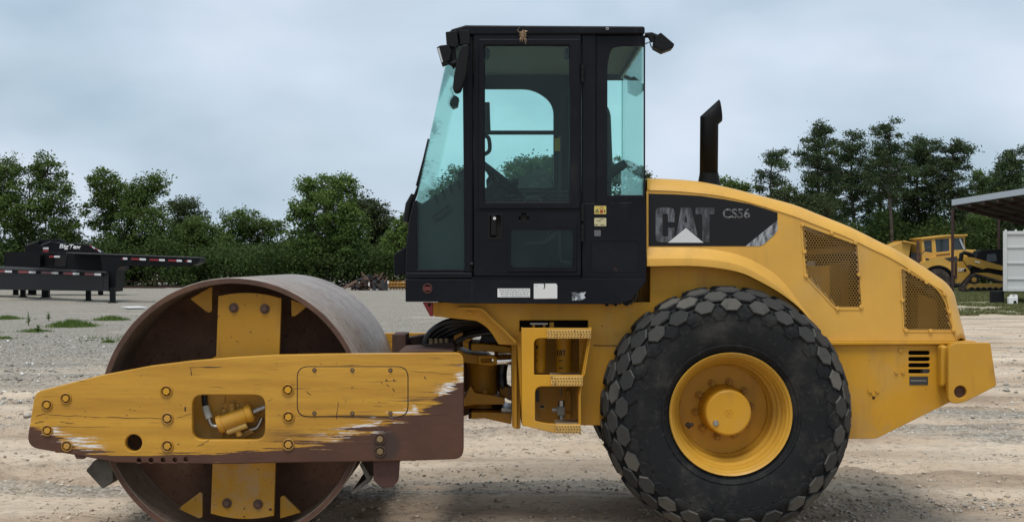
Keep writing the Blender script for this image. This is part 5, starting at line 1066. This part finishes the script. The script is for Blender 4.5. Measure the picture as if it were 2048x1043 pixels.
# ---- rear wheels
WX = Q(1462, 0, -1.05)[0]; WZ = Q(0, 828, -1.05)[1]
def wheel():
    w = bpy.data.objects.new('rear_wheel', None); COL.objects.link(w); w.parent = RR; w.location = (WX, WY, WZ); w.empty_display_size = .2
    def lk(m, nm, mt, **k): o = m.build(nm, mt, None, **k); o.parent = w; return o
    # half section by angle: superellipse tread + sidewall + bead
    a_, r0, b_, ex_ = .29, .55, .163, 2.5
    sec = []
    for t in np.linspace(0, pi / 2, 26):
        sec.append((r0 + b_ * abs(cos(t)) ** (2 / ex_), a_ * abs(sin(t)) ** (2 / ex_)))
    low = [(.50, .290), (.46, .288), (.42, .283), (.402, .277), (.398, .283), (.388, .279), (.384, .268), (.352, .248), (.338, .235), (.332, .21)]
    half = sec + low; prof = [(r, -y) for r, y in half[::-1]] + [(r, y) for r, y in half[1:]]
    m = M(); m.lathe(prof, (0, 0, 0), 112)
    m.f = [f for f in m.f if len(f) == 4]
    # raised tread pads
    S_ = np.array(half); seg = np.r_[0, np.cumsum(np.hypot(np.diff(S_[:, 0]), np.diff(S_[:, 1])))]
    def at(th, s, h):
        sg = 1 if s >= 0 else -1; q = abs(s); r = np.interp(q, seg, S_[:, 0]); y = np.interp(q, seg, S_[:, 1]); e_ = .004
        r2, y2 = np.interp(q + e_, seg, S_[:, 0]), np.interp(q + e_, seg, S_[:, 1]); r1, y1 = np.interp(max(q - e_, 0), seg, S_[:, 0]), np.interp(max(q - e_, 0), seg, S_[:, 1])
        tr, ty = r2 - r1, y2 - y1; k = math.hypot(tr, ty) or 1; nr, ny_ = ty / k, -tr / k
        r += nr * h; y += ny_ * h; return (r * sin(th), sg * y, r * cos(th))
    NL = 25
    s_of = lambda r_: float(np.interp(-r_, -S_[:26, 0], seg[:26]))
    sB, sC, sD = s_of(.672), s_of(.628), s_of(.588); sA = sB - .082
    PADS = [(0, 0, .077, .049, .024)]
    for q in (1, -1): PADS += [(q * sA, 0, .077, .050, .024), (q * sB, 1, .074, .045, .023), (q * sC, 0, .068, .038, .019), (q * sD, 1, .058, .029, .007)]
    def pad(th, s, lc, ls, h, shape='hex'):
        rr = np.interp(abs(s), seg, S_[:, 0]); sg = 1 if s >= 0 else -1
        hx = [(-1, 0), (-.48, -1), (.48, -1), (1, 0), (.48, 1), (-.48, 1)] if shape == 'hex' else [(-1, .6), (1, .6), (0, -1)]
        mk = lambda k, hh: [at(th + u * lc * k / rr, s + sg * v * ls * k, hh) for u, v in hx]
        base, mid, topv = mk(1.08, -.004), mk(.97, h * .72), mk(.86, h); n = len(hx); b0 = len(m.v)
        m.cur = 0; m.add(base + mid, [(k, (k + 1) % n, n + (k + 1) % n, n + k) for k in range(n)])
        m.cur = 1 if abs(s) < s_of(.615) else 0; m.add(mid + topv, [(k, (k + 1) % n, n + (k + 1) % n, n + k) for k in range(n)] + [tuple(range(n, 2 * n))]); m.cur = 0
    rs = random.Random(4)
    for i in range(NL):
        t0 = 2 * pi * i / NL; hs = pi / NL
        for s, st, lc, ls, h in PADS:
            pad(t0 + st * hs + rs.uniform(-.006, .006), s, lc, ls, h * rs.uniform(.9, 1.05))
        for s in (s_of(.558), -s_of(.558)): pad(t0 + hs, s, .036, .016, .006, 'tri')
    ty = lk(m, 'tyre', [TYRE, LUGM], ang=30)
    # rim and disc (outer side is -Y)
    m = M(); m.lathe([(.331, .20), (.331, -.235), (.340, -.262), (.352, -.272), (.356, -.262), (.350, -.268), (.338, -.252), (.326, -.236), (.322, -.205), (.314, -.190), (.310, -.150), (.298, -.132), (.293, -.095), (.279, -.078), (.273, -.02), (.262, .0), (.262, .055), (.262, .2)], (0, 0, 0), 96); m.f = [f for f in m.f if len(f) == 4]
    lk(m, 'rim', paint('rim_yellow', (.52, .28, .035), chips=.72, amt=.25, rough=.38, mudf=0), ang=22)
    m = M(); m.lathe([(0, .03), (.262, .03), (.262, .075), (0, .075)], (0, 0, 0), 72); lk(m, 'wheel_disc', YELW)
    m = M(); m.lathe([(0, -.182), (.122, -.182), (.131, -.176), (.134, -.166), (.138, -.02), (.146, .0), (.150, .03), (0, .03)], (0, 0, 0), 64); hub = lk(m, 'hub', YELW, ang=28)
    for k in range(10):
        a = 2 * pi * (k + .35) / 10; c = (.168 * sin(a), 0, .168 * cos(a)); m = M(); m.lathe([(0, .012), (.021, .012), (.021, .031), (0, .031)], c, 18)
        m.prism([(c[0] + .0145 * cos(j * pi / 3 + k), c[2] + .0145 * sin(j * pi / 3 + k)) for j in range(6)], -.006, .014); m.lathe([(0, -.022), (.008, -.022), (.008, -.004), (0, -.004)], c, 10); lk(m, 'wheel_nut', YELWD, bev=.001)
    m = M(); m.lathe([(0, -.190), (.015, -.190), (.018, -.186), (.018, -.180), (0, -.180)], (-.075, 0, -.060), 16); lk(m, 'hub_plug', STEEL)
    m = M(); m.lathe([(.020, -.1815), (.022, -.1845), (.0245, -.1815)], (0, 0, .0), 24); m.box(-.007, -.003, -.1845, -.181, -.012, .012); m.box(-.007, .009, -.1845, -.181, -.002, .002); m.bar((-.003, -.183, .010), (.009, -.183, -.010), .003); lk(m, 'hub_emblem', YELW)
    m = M(); m.cyl((-.235, -.16, -.075), (-.205, -.15, -.07), .012, n=10); m.cyl((-.24, -.165, -.066), (-.222, -.155, -.082), .016, n=8); lk(m, 'valve_stem', RUSTD)
    return w
WY = -.785
WH = wheel(); dup(WH, RR, (WX, -WY, WZ), (0, 0, pi))
m = M(); m.cyl((WX, -.52, WZ), (WX, .52, WZ), .14, n=24); m.build('rear_axle', YELD, RR)

# ---- cab
CN, CF = -.88, .72
def two(o, dy):                                        # the same part on the far side
    c = o.copy(); COL.objects.link(c); c.parent = RR; c.location = (0, dy, 0); return c
m = M(); m.pprism([(891, 70), (904, 58), (931, 50), (1290, 52.5), (1290, 68), (940, 70)], CN - .02, CF + .02); m.build('cab_roof', BLK, RR, bev=.012)
m = M(); m.pprism([(905, 71), (1286, 69.5), (1286, 80), (905, 82)], CN + .03, CF - .03); m.build('headliner', LINER, RR)
m = M(); m.pprism([(1040, 83), (1130, 83), (1120, 96), (1050, 96)], -.2, .3); m.build('roof_console', INT, RR, bev=.02)
m = M(); px_bolt(m, 1214.5, 57.5, CN - .02, .0095, .006, 12); m.build('roof_bolt', STEEL, RR); m = M(); px_bolt(m, 1214.5, 57.5, CN - .026, .004, .001, 10); m.build('roof_bolt_hole', DARK, RR)
pl = plate('front_pillar', [(924.5, 71), (946.5, 71), (946.5, 545), (929, 545)], [], CN, CN + .07, BLK, RR, bev=.008); two(pl, CF - CN - .07)
m = M(); m.pprism([(935, 72), (938, 72), (939.5, 543), (936.5, 543)], CN - .008, CN + .001); m.build('pillar_seal', BLKP, RR)
pl = plate('door_post', [(1163.5, 69), (1192, 69), (1192, 556), (1163.5, 556)], [], CN, CN + .07, BLK, RR, bev=.006); two(pl, CF - CN - .07)
# rear quarter
qg = rnd_poly([(1215, 390), (1215, 130), (1222, 96), (1245, 92), (1288, 92), (1288, 390)], [2, 8, 18, 6, 2, 2])
pl = plate('rear_quarter_panel', [(1192, 71), (1290.5, 71), (1290.5, 404), (1192, 404)], [qg], CN + .012, CN + .05, BLK, RR, bev=.003); two(pl, CF - CN - .062)
qp = M(); qp.pprism([(1194, 73), (1290, 73), (1290, 402), (1194, 402)], CN + .022, CN + .030); qp = qp.build('rear_quarter_pane', GLASS, RR); two(qp, CF - CN - .055)
m = M(); m.pprism([(1192, 403), (1291, 403), (1291, 405.5), (1192, 405.5)], CN - .004, CN + .02); m.build('quarter_trim', BLKP, RR)
pl = plate('lower_rear_panel', rnd_poly(rect(1165, 1292.5, 406, 556), 2), [], CN - .002, CN + .03, BLK, RR, bev=.004); two(pl, CF - CN - .03)
pl = plate('panel_bead', rnd_poly(rect(1181, 1279, 479, 544), 8), [rnd_poly(rect(1182.6, 1277.4, 480.6, 542.4), 7)], CN - .0045, CN - .001, BLK, RR, bev=.001)
# rear wall and glass
x_ = P(1289, 0, CN)[0]; m = M(); m.box(x_ - .012, x_ - .004, CN + .055, CF - .055, P(0, 396, CN)[2], P(0, 90, CN)[2]); m.build('rear_pane', GLASS, RR)
m = M(); m.box(x_ - .02, x_, CN + .031, CF - .031, P(0, 552, CN)[2], P(0, 397, CN)[2]); m.build('cab_rear_wall', BLK, RR); m = M(); m.box(x_ - .02, x_, CN + .051, CF - .051, P(0, 90, CN)[2] + .003, P(0, 72, CN)[2]); m.build('rear_header', BLK, RR)
# front corner: post, glass, windshield
plate('front_lower_frame', [(833, 400), (834, 538), (929, 538), (929, 545.5), (811, 545.5), (812, 500), (820, 432), (828, 402)], [], CN + .005, CN + .06, BLK, RR, bev=.004); two(bpy.data.objects['front_lower_frame'], CF - CN - .065)
sp = M(); sp.pprism([(899, 96), (926, 88), (929, 538), (833.5, 538), (833, 397)], CN + .018, CN + .026); sp = sp.build('front_side_pane', GLASS, RR); two(sp, CF - CN - .044)
A0 = Vector(P(898, 96, CN + .02)); A1 = Vector(P(832, 399, CN + .02)); wd = Vector((0, CF - CN - .04, 0)); nn = (A1 - A0).cross(wd).normalized() * .007
m = M(); m.add([A0, A1, A1 + wd, A0 + wd, A0 + nn, A1 + nn, A1 + wd + nn, A0 + wd + nn], [(0, 1, 2, 3), (7, 6, 5, 4), (0, 4, 5, 1), (1, 5, 6, 2), (2, 6, 7, 3), (3, 7, 4, 0)]); m.build('windshield', GLASS, RR)
m = M(); m.pprism([(832, 400), (819, 432), (811, 500), (811, 545), (818, 545), (818, 500), (826, 434), (836, 402)], CN + .065, CF - .065); m.build('cab_front_wall', BLK, RR)
m = M(); m.pprism([(900, 84), (908, 70), (926, 70), (926, 90), (900, 98)], CN + .03, CF - .03); m.build('front_header', BLK, RR, bev=.004)
# far side upper frame (two window openings and a bar)
fw = rnd_poly([(964, 375), (964, 178), (1066, 178), (1107, 206), (1107, 375)], [3, 6, 22, 26, 3])
fs = plate('far_door_frame', [(955, 146), (1140, 146), (1140, 424), (955, 424)], [fw], CF - .05, CF - .01, BLK, RR, bev=.004)
m = M(); m.pprism([(958, 150), (1137, 150), (1137, 420), (958, 420)], CF - .034, CF - .026); m.build('far_door_pane', GLASS, RR)
m = M(); m.pprism([(957, 261), (1139, 261), (1139, 269), (957, 269)], CF - .075, CF - .052); m.build('window_bar', BLKP, RR)
pl = plate('far_lower_panel', rect(944, 1142, 424, 541), [], CF - .045, CF - .01, BLK, RR, bev=.004)
for r in (381, 389, 397): m = M(); m.pprism([(957, r), (1138, r), (1138, r + 3), (957, r + 3)], CF - .09, CF - .055); m.build('sill_rail', GREYD, RR)
for yy in (CF - .12,): m = M(); m.pprism([(1117, 272), (1123, 272), (1123, 400), (1117, 400)], yy, yy + .03); m.build('seat_belt', GREYD, RR); m = M(); m.pprism([(1109, 276), (1120, 276), (1120, 302), (1109, 302)], yy - .004, yy - .001); m.build('belt_label', paint('label_yellow', (.45, .30, .03)), RR)
# skirt
SKY = CN - .03
m = M(); m.pprism([(811, 558), (944, 558), (944, 556), (1292.5, 556), (1292.5, 562), (1262, 600), (1240, 608), (905, 606), (880, 603), (811, 603)], SKY, CF + .03); m.build('cab_skirt', BLK, RR, bev=.006)
m = M(); m.pprism([(811, 545), (945, 545), (945, 556), (811, 557)], SKY + .006, CF + .02); m.build('skirt_ledge', BLK, RR, bev=.006)
m = M(); m.pprism([(944, 553.5), (1165, 553.5), (1165, 556.2), (944, 556.2)], SKY - .003, CN + .02); m.build('skirt_lip', BLK, RR)
m = M(); m.pprism([(943.2, 558), (944.6, 558), (944.6, 605), (943.2, 605)], SKY - .0015, SKY + .002); m.build('skirt_seam', DARK, RR)
m = M(); x2_, z2_ = Q(855, 576.5, SKY); m.lathe([(.030, 0), (.028, -.006), (.024, -.006), (.022, .0)], (x2_, SKY, z2_), 28); m.build('marker_ring', PRIMER, RR)
m = M(); m.prism(rnd_poly([Q(847, 572, SKY), Q(862, 572, SKY), Q(862, 581, SKY), Q(847, 581, SKY)], .012), SKY - .003, SKY + .001); m.build('marker_lamp', mat('dull_red', (.10, .012, .012), .4), RR)
m = M(); m.pprism([(845, 604), (866, 604), (866, 632), (860, 632)], -.73, -.70); m.build('red_plate', RED, RR, bev=.003); m = M(); px_bolt(m, 859, 609, -.73, .010, .003, 10); m.build('plate_hole', DARK, RR)
m = M(); px_bolt(m, 1252, 606, CHY - .06, .016, .05); m.build('mount_bolt', BLKP, RR); m = M(); m.tube([P(1244, 600, -.82), P(1248, 607, -.82), P(1262, 606, -.82), P(1273, 595, -.82), P(1275, 582, -.82)], .007, 6); m.build('cable', HOSE, RR)
for x in (1213, 1230): m = M(); px_bolt(m, x, 608.5, CHY - .03, .010, .05); m.build('mount_bolt', BLKP, RR)
# stickers
def printed(nm, base, ink, rows_, dens=.5, sx=60, wear=.0):
    mm = mat(nm, base, .5); g = G(mm); x, y, z = g.xyz(); n = g.noise(1, 2, .5, stretch=(sx, 1, rows_)); w = g.noise(14, 5, .65)
    f = g.math('MULTIPLY', g.step(n, dens, dens + .04), .75); c = g.mix(f, base, ink); c = g.mix(g.step(w, .72 - wear, .74 - wear), c, (.02, .02, .022)); g.col(c); return mm
plate('sticker_text', rnd_poly(rect(995, 1060, 576.5, 594), 1), [], SKY - .0015, SKY - .0003, mat('sticker_white', (.66, .66, .66), .5), RR, bev=.0003)
for i, r in enumerate((579.5, 583.4, 587.3, 591.2)):
    xx = 998 + i * 1.5
    m = M(); rs = random.Random(i)
    while xx < 1057:
        w_ = rs.uniform(1.5, 6); 
        m.pbox(xx, min(xx + w_, 1058), r - .7, r + .7, SKY - .0022, SKY - .0016); xx += w_ + rs.uniform(.8, 1.8)
    m.build('sticker_print', mat('grey_ink', (.12, .12, .13), .6) if i == 0 else bpy.data.materials['grey_ink'], RR)
plate('sticker_blank', rnd_poly([(1067.5, 567), (1112, 566.5), (1114.5, 570), (1114.5, 596.5), (1067.5, 597)], 1), [], SKY - .0015, SKY - .0003, printed('worn_white_sticker', (.62, .62, .61), (.40, .40, .41), 30, .66, 12, .01), RR, bev=.0003)
m = M(); m.pprism([(1087, 567), (1089, 572), (1086.5, 577), (1088.6, 577), (1091, 572), (1090, 567)], SKY - .0022, SKY - .0016); m.build('sticker_tear', BLKP, RR)
plate('sticker_torn', [(1143.5, 584), (1160, 585), (1172, 583.5), (1168, 590), (1171, 595), (1163, 600), (1144, 600.5)], [], SKY - .0015, SKY - .0003, printed('torn_sticker', (.42, .46, .50), (.03, .03, .032), 22, .50, 24, .1), RR, bev=.0003)
LY_ = CN - .002
plate('warning_label', rnd_poly(rect(1188.5, 1212.5, 411.5, 428), 1.5), [], LY_ - .0016, LY_ - .0002, mat('label_pale_yellow', (.50, .40, .10), .45), RR, bev=.0003)
m = M(); m.pprism([(1190, 425), (1194.2, 417), (1198.4, 425)], LY_ - .0024, LY_ - .0017); m.build('warning_triangle', INK, RR); m = M(); m.pprism([(1192.6, 424), (1194.2, 420.4), (1195.8, 424)], LY_ - .003, LY_ - .0025); m.build('warning_triangle', bpy.data.materials['label_pale_yellow'], RR)
m = M(); m.lathe([(L(2.6, LY_), -.0024), (L(3.6, LY_), -.0024), (L(3.6, LY_), -.0017), (L(2.6, LY_), -.0017)], (Q(1203, 416.8, LY_)[0], LY_, Q(1203, 416.8, LY_)[1]), 18, closed=True); m.build('warning_ring', mat('label_red', (.30, .03, .015), .5), RR)
m = M(); m.pprism(circ(1203, 423, 3.3, 14), LY_ - .0024, LY_ - .0017); m.build('warning_dot', bpy.data.materials['label_red'], RR); m = M(); m.pprism([(1207.5, 424), (1210, 418), (1211, 424)], LY_ - .0024, LY_ - .0017); m.build('warning_mark', INK, RR)
plate('info_label', rnd_poly(rect(1188.5, 1212.5, 435.5, 452), 1.5), [], LY_ - .0016, LY_ - .0002, mat('label_cream', (.46, .42, .24), .5), RR, bev=.0003)
for r, x1 in ((437.5, 1207), (441, 1202), (449, 1196), (449, 1209)): m = M(); m.pbox(x1 - 8, x1, r, r + 1, LY_ - .0024, LY_ - .0017); m.build('label_line', INK, RR)
plate('small_label', rnd_poly(rect(1188.5, 1201.5, 460, 472), 1), [], LY_ - .0016, LY_ - .0002, mat('label_grey', (.10, .10, .105), .5), RR, bev=.0003)
# ---- door
DYY = CN - .012
dg = rnd_poly(rect(970, 1138.5, 92, 402.5), 4); lw = rnd_poly(rect(1016, 1153, 449, 542.5), 3); plus = [(1043.5, 426), (1051.5, 426), (1051.5, 433), (1058, 433), (1058, 441), (1051.5, 441), (1051.5, 447), (1043.5, 447), (1043.5, 441), (1038, 441), (1038, 433), (1043.5, 433)]
hd = rnd_poly(rect(978, 1004, 428, 477), 4)
DOOR = plate('door', rnd_poly(rect(947.5, 1162, 68.5, 552.5), 3), [dg, lw, plus, hd], DYY, DYY + .04, BLK, RR, bev=.004)
plate('window_frame', rnd_poly(rect(957, 1160, 78, 417), 3), [rnd_poly(rect(968, 1140, 90, 404.5), 4)], DYY - .010, DYY - .0005, BLK, DOOR, bev=.004)
m = M(); m.pprism([(968, 90), (1141, 90), (1141, 405), (968, 405)], DYY + .012, DYY + .018); m.build('door_pane', GLASS, DOOR)
plate('lower_window_frame', rnd_poly(rect(1014.5, 1153.5, 448, 543), 4), [rnd_poly(rect(1022, 1146.5, 459, 533), 7)], DYY - .005, DYY + .004, BLK, DOOR, bev=.0015)
m = M(); m.pprism([(1019, 455), (1149, 455), (1149, 537), (1019, 537)], DYY + .008, DYY + .014); m.build('lower_pane', GLASSD, DOOR)
m = M(); m.pprism([(1050, 484), (1088, 482), (1100, 473), (1112, 462), (1114, 466), (1104, 478), (1090, 487), (1052, 489)], -.5, -.48); m.build('seat_lever', GREYW, RR)
m = M(); m.tube([P(1119, 455, -.55), P(1119, 510, -.55), P(1121, 522, -.55), P(1130, 526, -.55), P(1142, 525, -.55)], .010, 8); m.build('seat_tube', GREYW, RR)
m = M(); m.pprism([(1024, 506), (1056, 507), (1056, 534), (1024, 534)], -.78, -.6); m.build('pedal_box', BLKP, RR)
m = M(); m.pbox(978.5, 1003.5, 428.5, 476.5, DYY + .026, DYY + .036); m.build('handle_recess', DARK, DOOR); plate('handle_bezel', rnd_poly(rect(976, 1005, 426.5, 479), 4), [rnd_poly(rect(979.5, 1002, 430, 475), 3)], DYY - .003, DYY + .001, BLKP, DOOR, bev=.001)
m = M(); m.pbox(982, 992, 430, 470, DYY - .004, DYY + .02); m.build('door_handle', BLKP, DOOR, bev=.003)
m = M(); x2_, z2_ = Q(989, 436.5, DYY - .004); m.lathe([(0, -.004), (.0085, -.004), (.0085, .0), (0, 0)], (x2_, DYY - .004, z2_), 16); m.build('lock_barrel', WHITE, DOOR); m = M(); m.box(x2_ - .001, x2_ + .001, DYY - .0092, DYY - .0078, z2_ - .004, z2_ + .004); m.build('key_slot', INK, DOOR)
m = M(); m.pbox(1040, 1057, 428, 446, DYY + .02, DYY + .035); m.build('hole_back', DARK, DOOR)
m = M(); m.pprism([(947.5, 418.5), (1162, 418.5), (1162, 420.5), (947.5, 420.5)], DYY - .004, DYY + .001); m.build('door_ridge', BLK, DOOR)
for px in (974, 1134):
    m = M(); m.pprism(rnd_poly([(px - 5, 97), (px + 3, 97), (px + 6, 102), (px + 6, 112), (px + 2, 119), (px - 5, 118)], 1.5), DYY + .02, DYY + .04); m.build('pane_clip', BLKP, DOOR, bev=.003)
for r in (147, 425, 466):
    m = M(); q0 = P(1165, r - 18, CN - .02); q1 = P(1165, r + 18, CN - .02)
    for k in range(3): a = q0[2] + (q1[2] - q0[2]) * k / 3; b = q0[2] + (q1[2] - q0[2]) * (k + .92) / 3; m.cyl((q0[0], CN - .022, a), (q0[0], CN - .022, b), .011, n=12)
    m.build('door_hinge', BLKP, DOOR)
m = M(); m.cyl(P(940, 528, CN - .01), P(946, 528, CN - .01), .012, n=10); m.build('door_stop', BLKP, RR)
# ---- interior
m = M(); m.pprism([(836, 412), (880, 384), (930, 350), (931, 540), (835, 540)], CN + .10, CF - .12); m.build('dashboard', INT, RR, bev=.01)
for k in range(4):
    x0, r0 = 868 + k * 15, 394 - k * 10; m = M(); m.pprism([(x0, r0 - 3), (x0 + 4, r0 - 6), (x0 + 10, r0 + 14), (x0 + 6, r0 + 16)], CN + .092, CN + .1); m.build('dash_rib', BLKP, RR)
m = M(); m.pprism([(863, 432), (898, 408), (905, 420), (871, 444)], CN + .088, CN + .1); m.build('dash_slot', BLKP, RR); m = M(); m.pprism([(868, 434), (897, 414), (901, 420), (873, 440)], CN + .084, CN + .087); m.build('dash_slot_inner', DARK, RR)
m = M(); m.pprism([(915, 345), (935, 332), (940, 352), (918, 362)], -.3, .1); m.build('instrument_pod', INT, RR, bev=.01)
cw = Vector(P(1001, 357, -.05)); ax = Vector((.62, 0, .78)); u = Vector((0, 1, 0)); w = ax.cross(u)
m = M(); n = 40; pts = [cw + (u * cos(2 * pi * k / n) + w * sin(2 * pi * k / n)) * .20 for k in range(n + 1)]; m.tube(pts, .017, 10, False); SW = m.build('steering_wheel', BLKP, RR)
for a in (.3, 2.4, 4.5): m = M(); m.tube([cw - ax * .04, cw + (u * cos(a) + w * sin(a)) * .19], [.022, .014], 8); m.build('wheel_spoke', BLKP, SW)
m = M(); m.tube([cw - ax * .03, cw - ax * .30], .035, 12); m.build('steering_column', BLKP, RR); m = M(); q = Vector(P(1029, 366, -.2)); m.lathe([(0, -.03), (.02, -.022), (.03, 0), (.02, .022), (0, .03)], q, 14); m.build('spinner_knob', BLKP, RR)
m = M(); m.pprism([(985, 340), (1005, 352), (1018, 372), (1000, 400), (975, 400), (972, 360)], .15, .3); m.build('steering_pod', INT, RR, bev=.01)
m = M(); m.pprism(rnd_poly([(1175, 215), (1212, 205), (1222, 225), (1226, 330), (1222, 405), (1180, 405)], 10), -.25, .25); m.build('seat_back', SEATM, RR, bev=.03)
m = M(); m.pprism(rnd_poly([(1085, 408), (1200, 400), (1205, 430), (1085, 432)], 6), -.27, .27); m.build('seat_cushion', SEATM, RR, bev=.03)
m = M(); m.pprism([(1100, 440), (1190, 440), (1195, 545), (1095, 545)], -.22, .22); m.build('seat_base', BLKP, RR)
for s in (-.36, .30): m = M(); m.tube([P(1205, 356, s), P(1226, 342, s), P(1252, 326, s)], [.03, .034, .026], 10); m.build('armrest', SEATM, RR)
m = M(); m.tube(spline([P(973, 205, -.5), P(974, 240, -.5), P(975, 262, -.5)], 4), .02, 8); m.build('grab_rail', BLKP, RR)
m = M(); m.tube(spline([P(966, 272, -.7), P(977, 276, -.7), P(979, 300, -.7), P(968, 309, -.7)], 6), .012, 8); m.build('grab_handle', BLKP, RR)
m = M(); m.tube(spline([P(1048, 405, -.3), P(1056, 396, -.3), P(1075, 395, -.3), P(1082, 403, -.3)], 5), .01, 8); m.build('lever_loop', GREYW, RR)
m = M(); m.pprism([(1085, 392), (1098, 388), (1100, 404), (1086, 404)], .1, .3); m.build('control_box', BLKP, RR)
m = M(); m.box(P(835, 0, CN)[0], x_ - .02, CN + .06, CF - .06, P(0, 556, CN)[2], P(0, 550, CN)[2]); m.build('cab_floor', BLKP, RR)
# ---- things bolted to the outside of the cab
def lamp(pts, lens, yy, th, nm='work_lamp'):
    l = M(); l.pprism(rnd_poly(pts, 2), yy, yy + th); l = l.build(nm, BLKP, RR, bev=.012)
    if lens: m = M(); m.pprism(lens, yy - .003, yy + th * .9); m.build('lamp_lens', GREYL, l)
    return l
lamp([(873, 95), (880, 91), (898, 89), (903, 103), (900, 121), (883, 128)], [(874.3, 97), (878.3, 95.5), (886, 124), (883.3, 125.5)], CN - .06, .14)
lamp([(900, 200), (910, 190), (918, 196), (915, 212), (905, 216), (899, 208)], None, CF - .1, .12)
m = M(); m.tube([P(908, 192, CF - .05), P(902, 178, CF - .05), P(912, 165, CF - .05)], .008, 6); m.build('lamp_bracket', BLKP, RR)
m = M(); m.pprism(rnd_poly([(891, 64), (914, 61), (917, 92), (906, 95), (893, 90)], 2), CN - .05, CN + .05); m.build('lamp_mount', BLKP, RR, bev=.008)
m = M(); m.pprism(rnd_poly([(917, 60), (939, 60), (940, 88), (920, 90)], 2), CN - .03, CN + .05); m.build('corner_box', BLKP, RR, bev=.006)
m = M(); m.pprism([(902, 92), (910, 92), (914, 130), (906, 138), (902, 128)], CN - .03, CN + .0); m.build('mirror_bracket', BLKP, RR, bev=.004); m = M(); m.tube([P(896, 124, CN - .03), P(905, 128, CN - .03), P(914, 124, CN - .03)], .015, 10); m.build('mirror_joint', BLKP, RR)
m = M(); m.pprism(rnd_poly([(923, 90), (937, 88), (938, 104), (932, 150), (921, 182), (911, 185), (905, 178), (908, 150), (916, 110)], 5), CN - .16, CN - .06); m.build('mirror', BLKP, RR, bev=.02)
l2 = lamp([(1311, 72), (1322, 65), (1349, 88), (1347, 95), (1326, 103), (1308, 93)], None, CN - .0, .13)
m = M(); m.tube([P(1290, 71, CN + .05), P(1303, 70, CN + .05), P(1313, 74, CN + .05)], .016, 8); m.build('lamp_bracket', BLKP, RR); m = M(); m.pprism([(1294, 68), (1307, 67), (1309, 82), (1303, 84)], CN + .02, CN + .06); m.build('lamp_mount', BLKP, RR); m = M(); m.tube([P(1291, 88, CN + .05), P(1299, 84, CN + .05), P(1303, 95, CN + .05), P(1310, 94, CN + .05)], .004, 6); m.build('lamp_wire', HOSE, RR)
lamp([(1257, 158), (1268, 152), (1290, 170), (1287, 182), (1275, 190), (1258, 182)], None, CF - .1, .13); m = M(); m.tube([P(1244, 150, CF - .05), P(1256, 156, CF - .05), P(1262, 160, CF - .05)], .014, 8); m.build('lamp_bracket', BLKP, RR)
# wiper
m = M(); m.tube([P(815, 440, -.5), P(822, 414, -.5), P(838, 370, -.5), P(856, 288, -.5)], [.02, .012, .009, .006], 8); m.build('wiper_arm', BLKP, RR); m = M(); m.tube([P(813, 444, -.5), P(818, 408, -.5), P(826, 388, -.5)], [.024, .022, .012], 10); m.build('wiper_motor', BLKP, RR); m = M(); m.tube([P(834, 372, -.52), P(848, 320, -.52), P(858, 278, -.52)], .009, 6); m.build('wiper_blade', BLKP, RR)
m = M(); m.pprism([(788, 508), (811, 494), (811, 549), (788, 549)], -.35, .2); m.build('front_lamp_box', BLK, RR, bev=.006)
# dry plant tuft caught on the door top
t = thing('dry_nest', 'dry straw tuft stuck to the top of the cab door frame', 'straw tuft', P(1046, 76, DYY))
m = M(); rs = random.Random(3)
for i in range(60):
    a = Vector(P(1046 + rs.gauss(0, 2.6), 72 + rs.gauss(0, 4.5), DYY - .012)); d_ = Vector((rs.gauss(0, .009), rs.gauss(0, .006), rs.gauss(0, .017))); m.tube([a, a + d_ * .5 + Vector((rs.gauss(0, .006), -.005, 0)), a + d_], [.0022, .002, .001], 4, False)
m.build('straw', rusty('dry_straw', (.20, .13, .075), (.34, .23, .14), (.48, .36, .24), 60, .9), t)
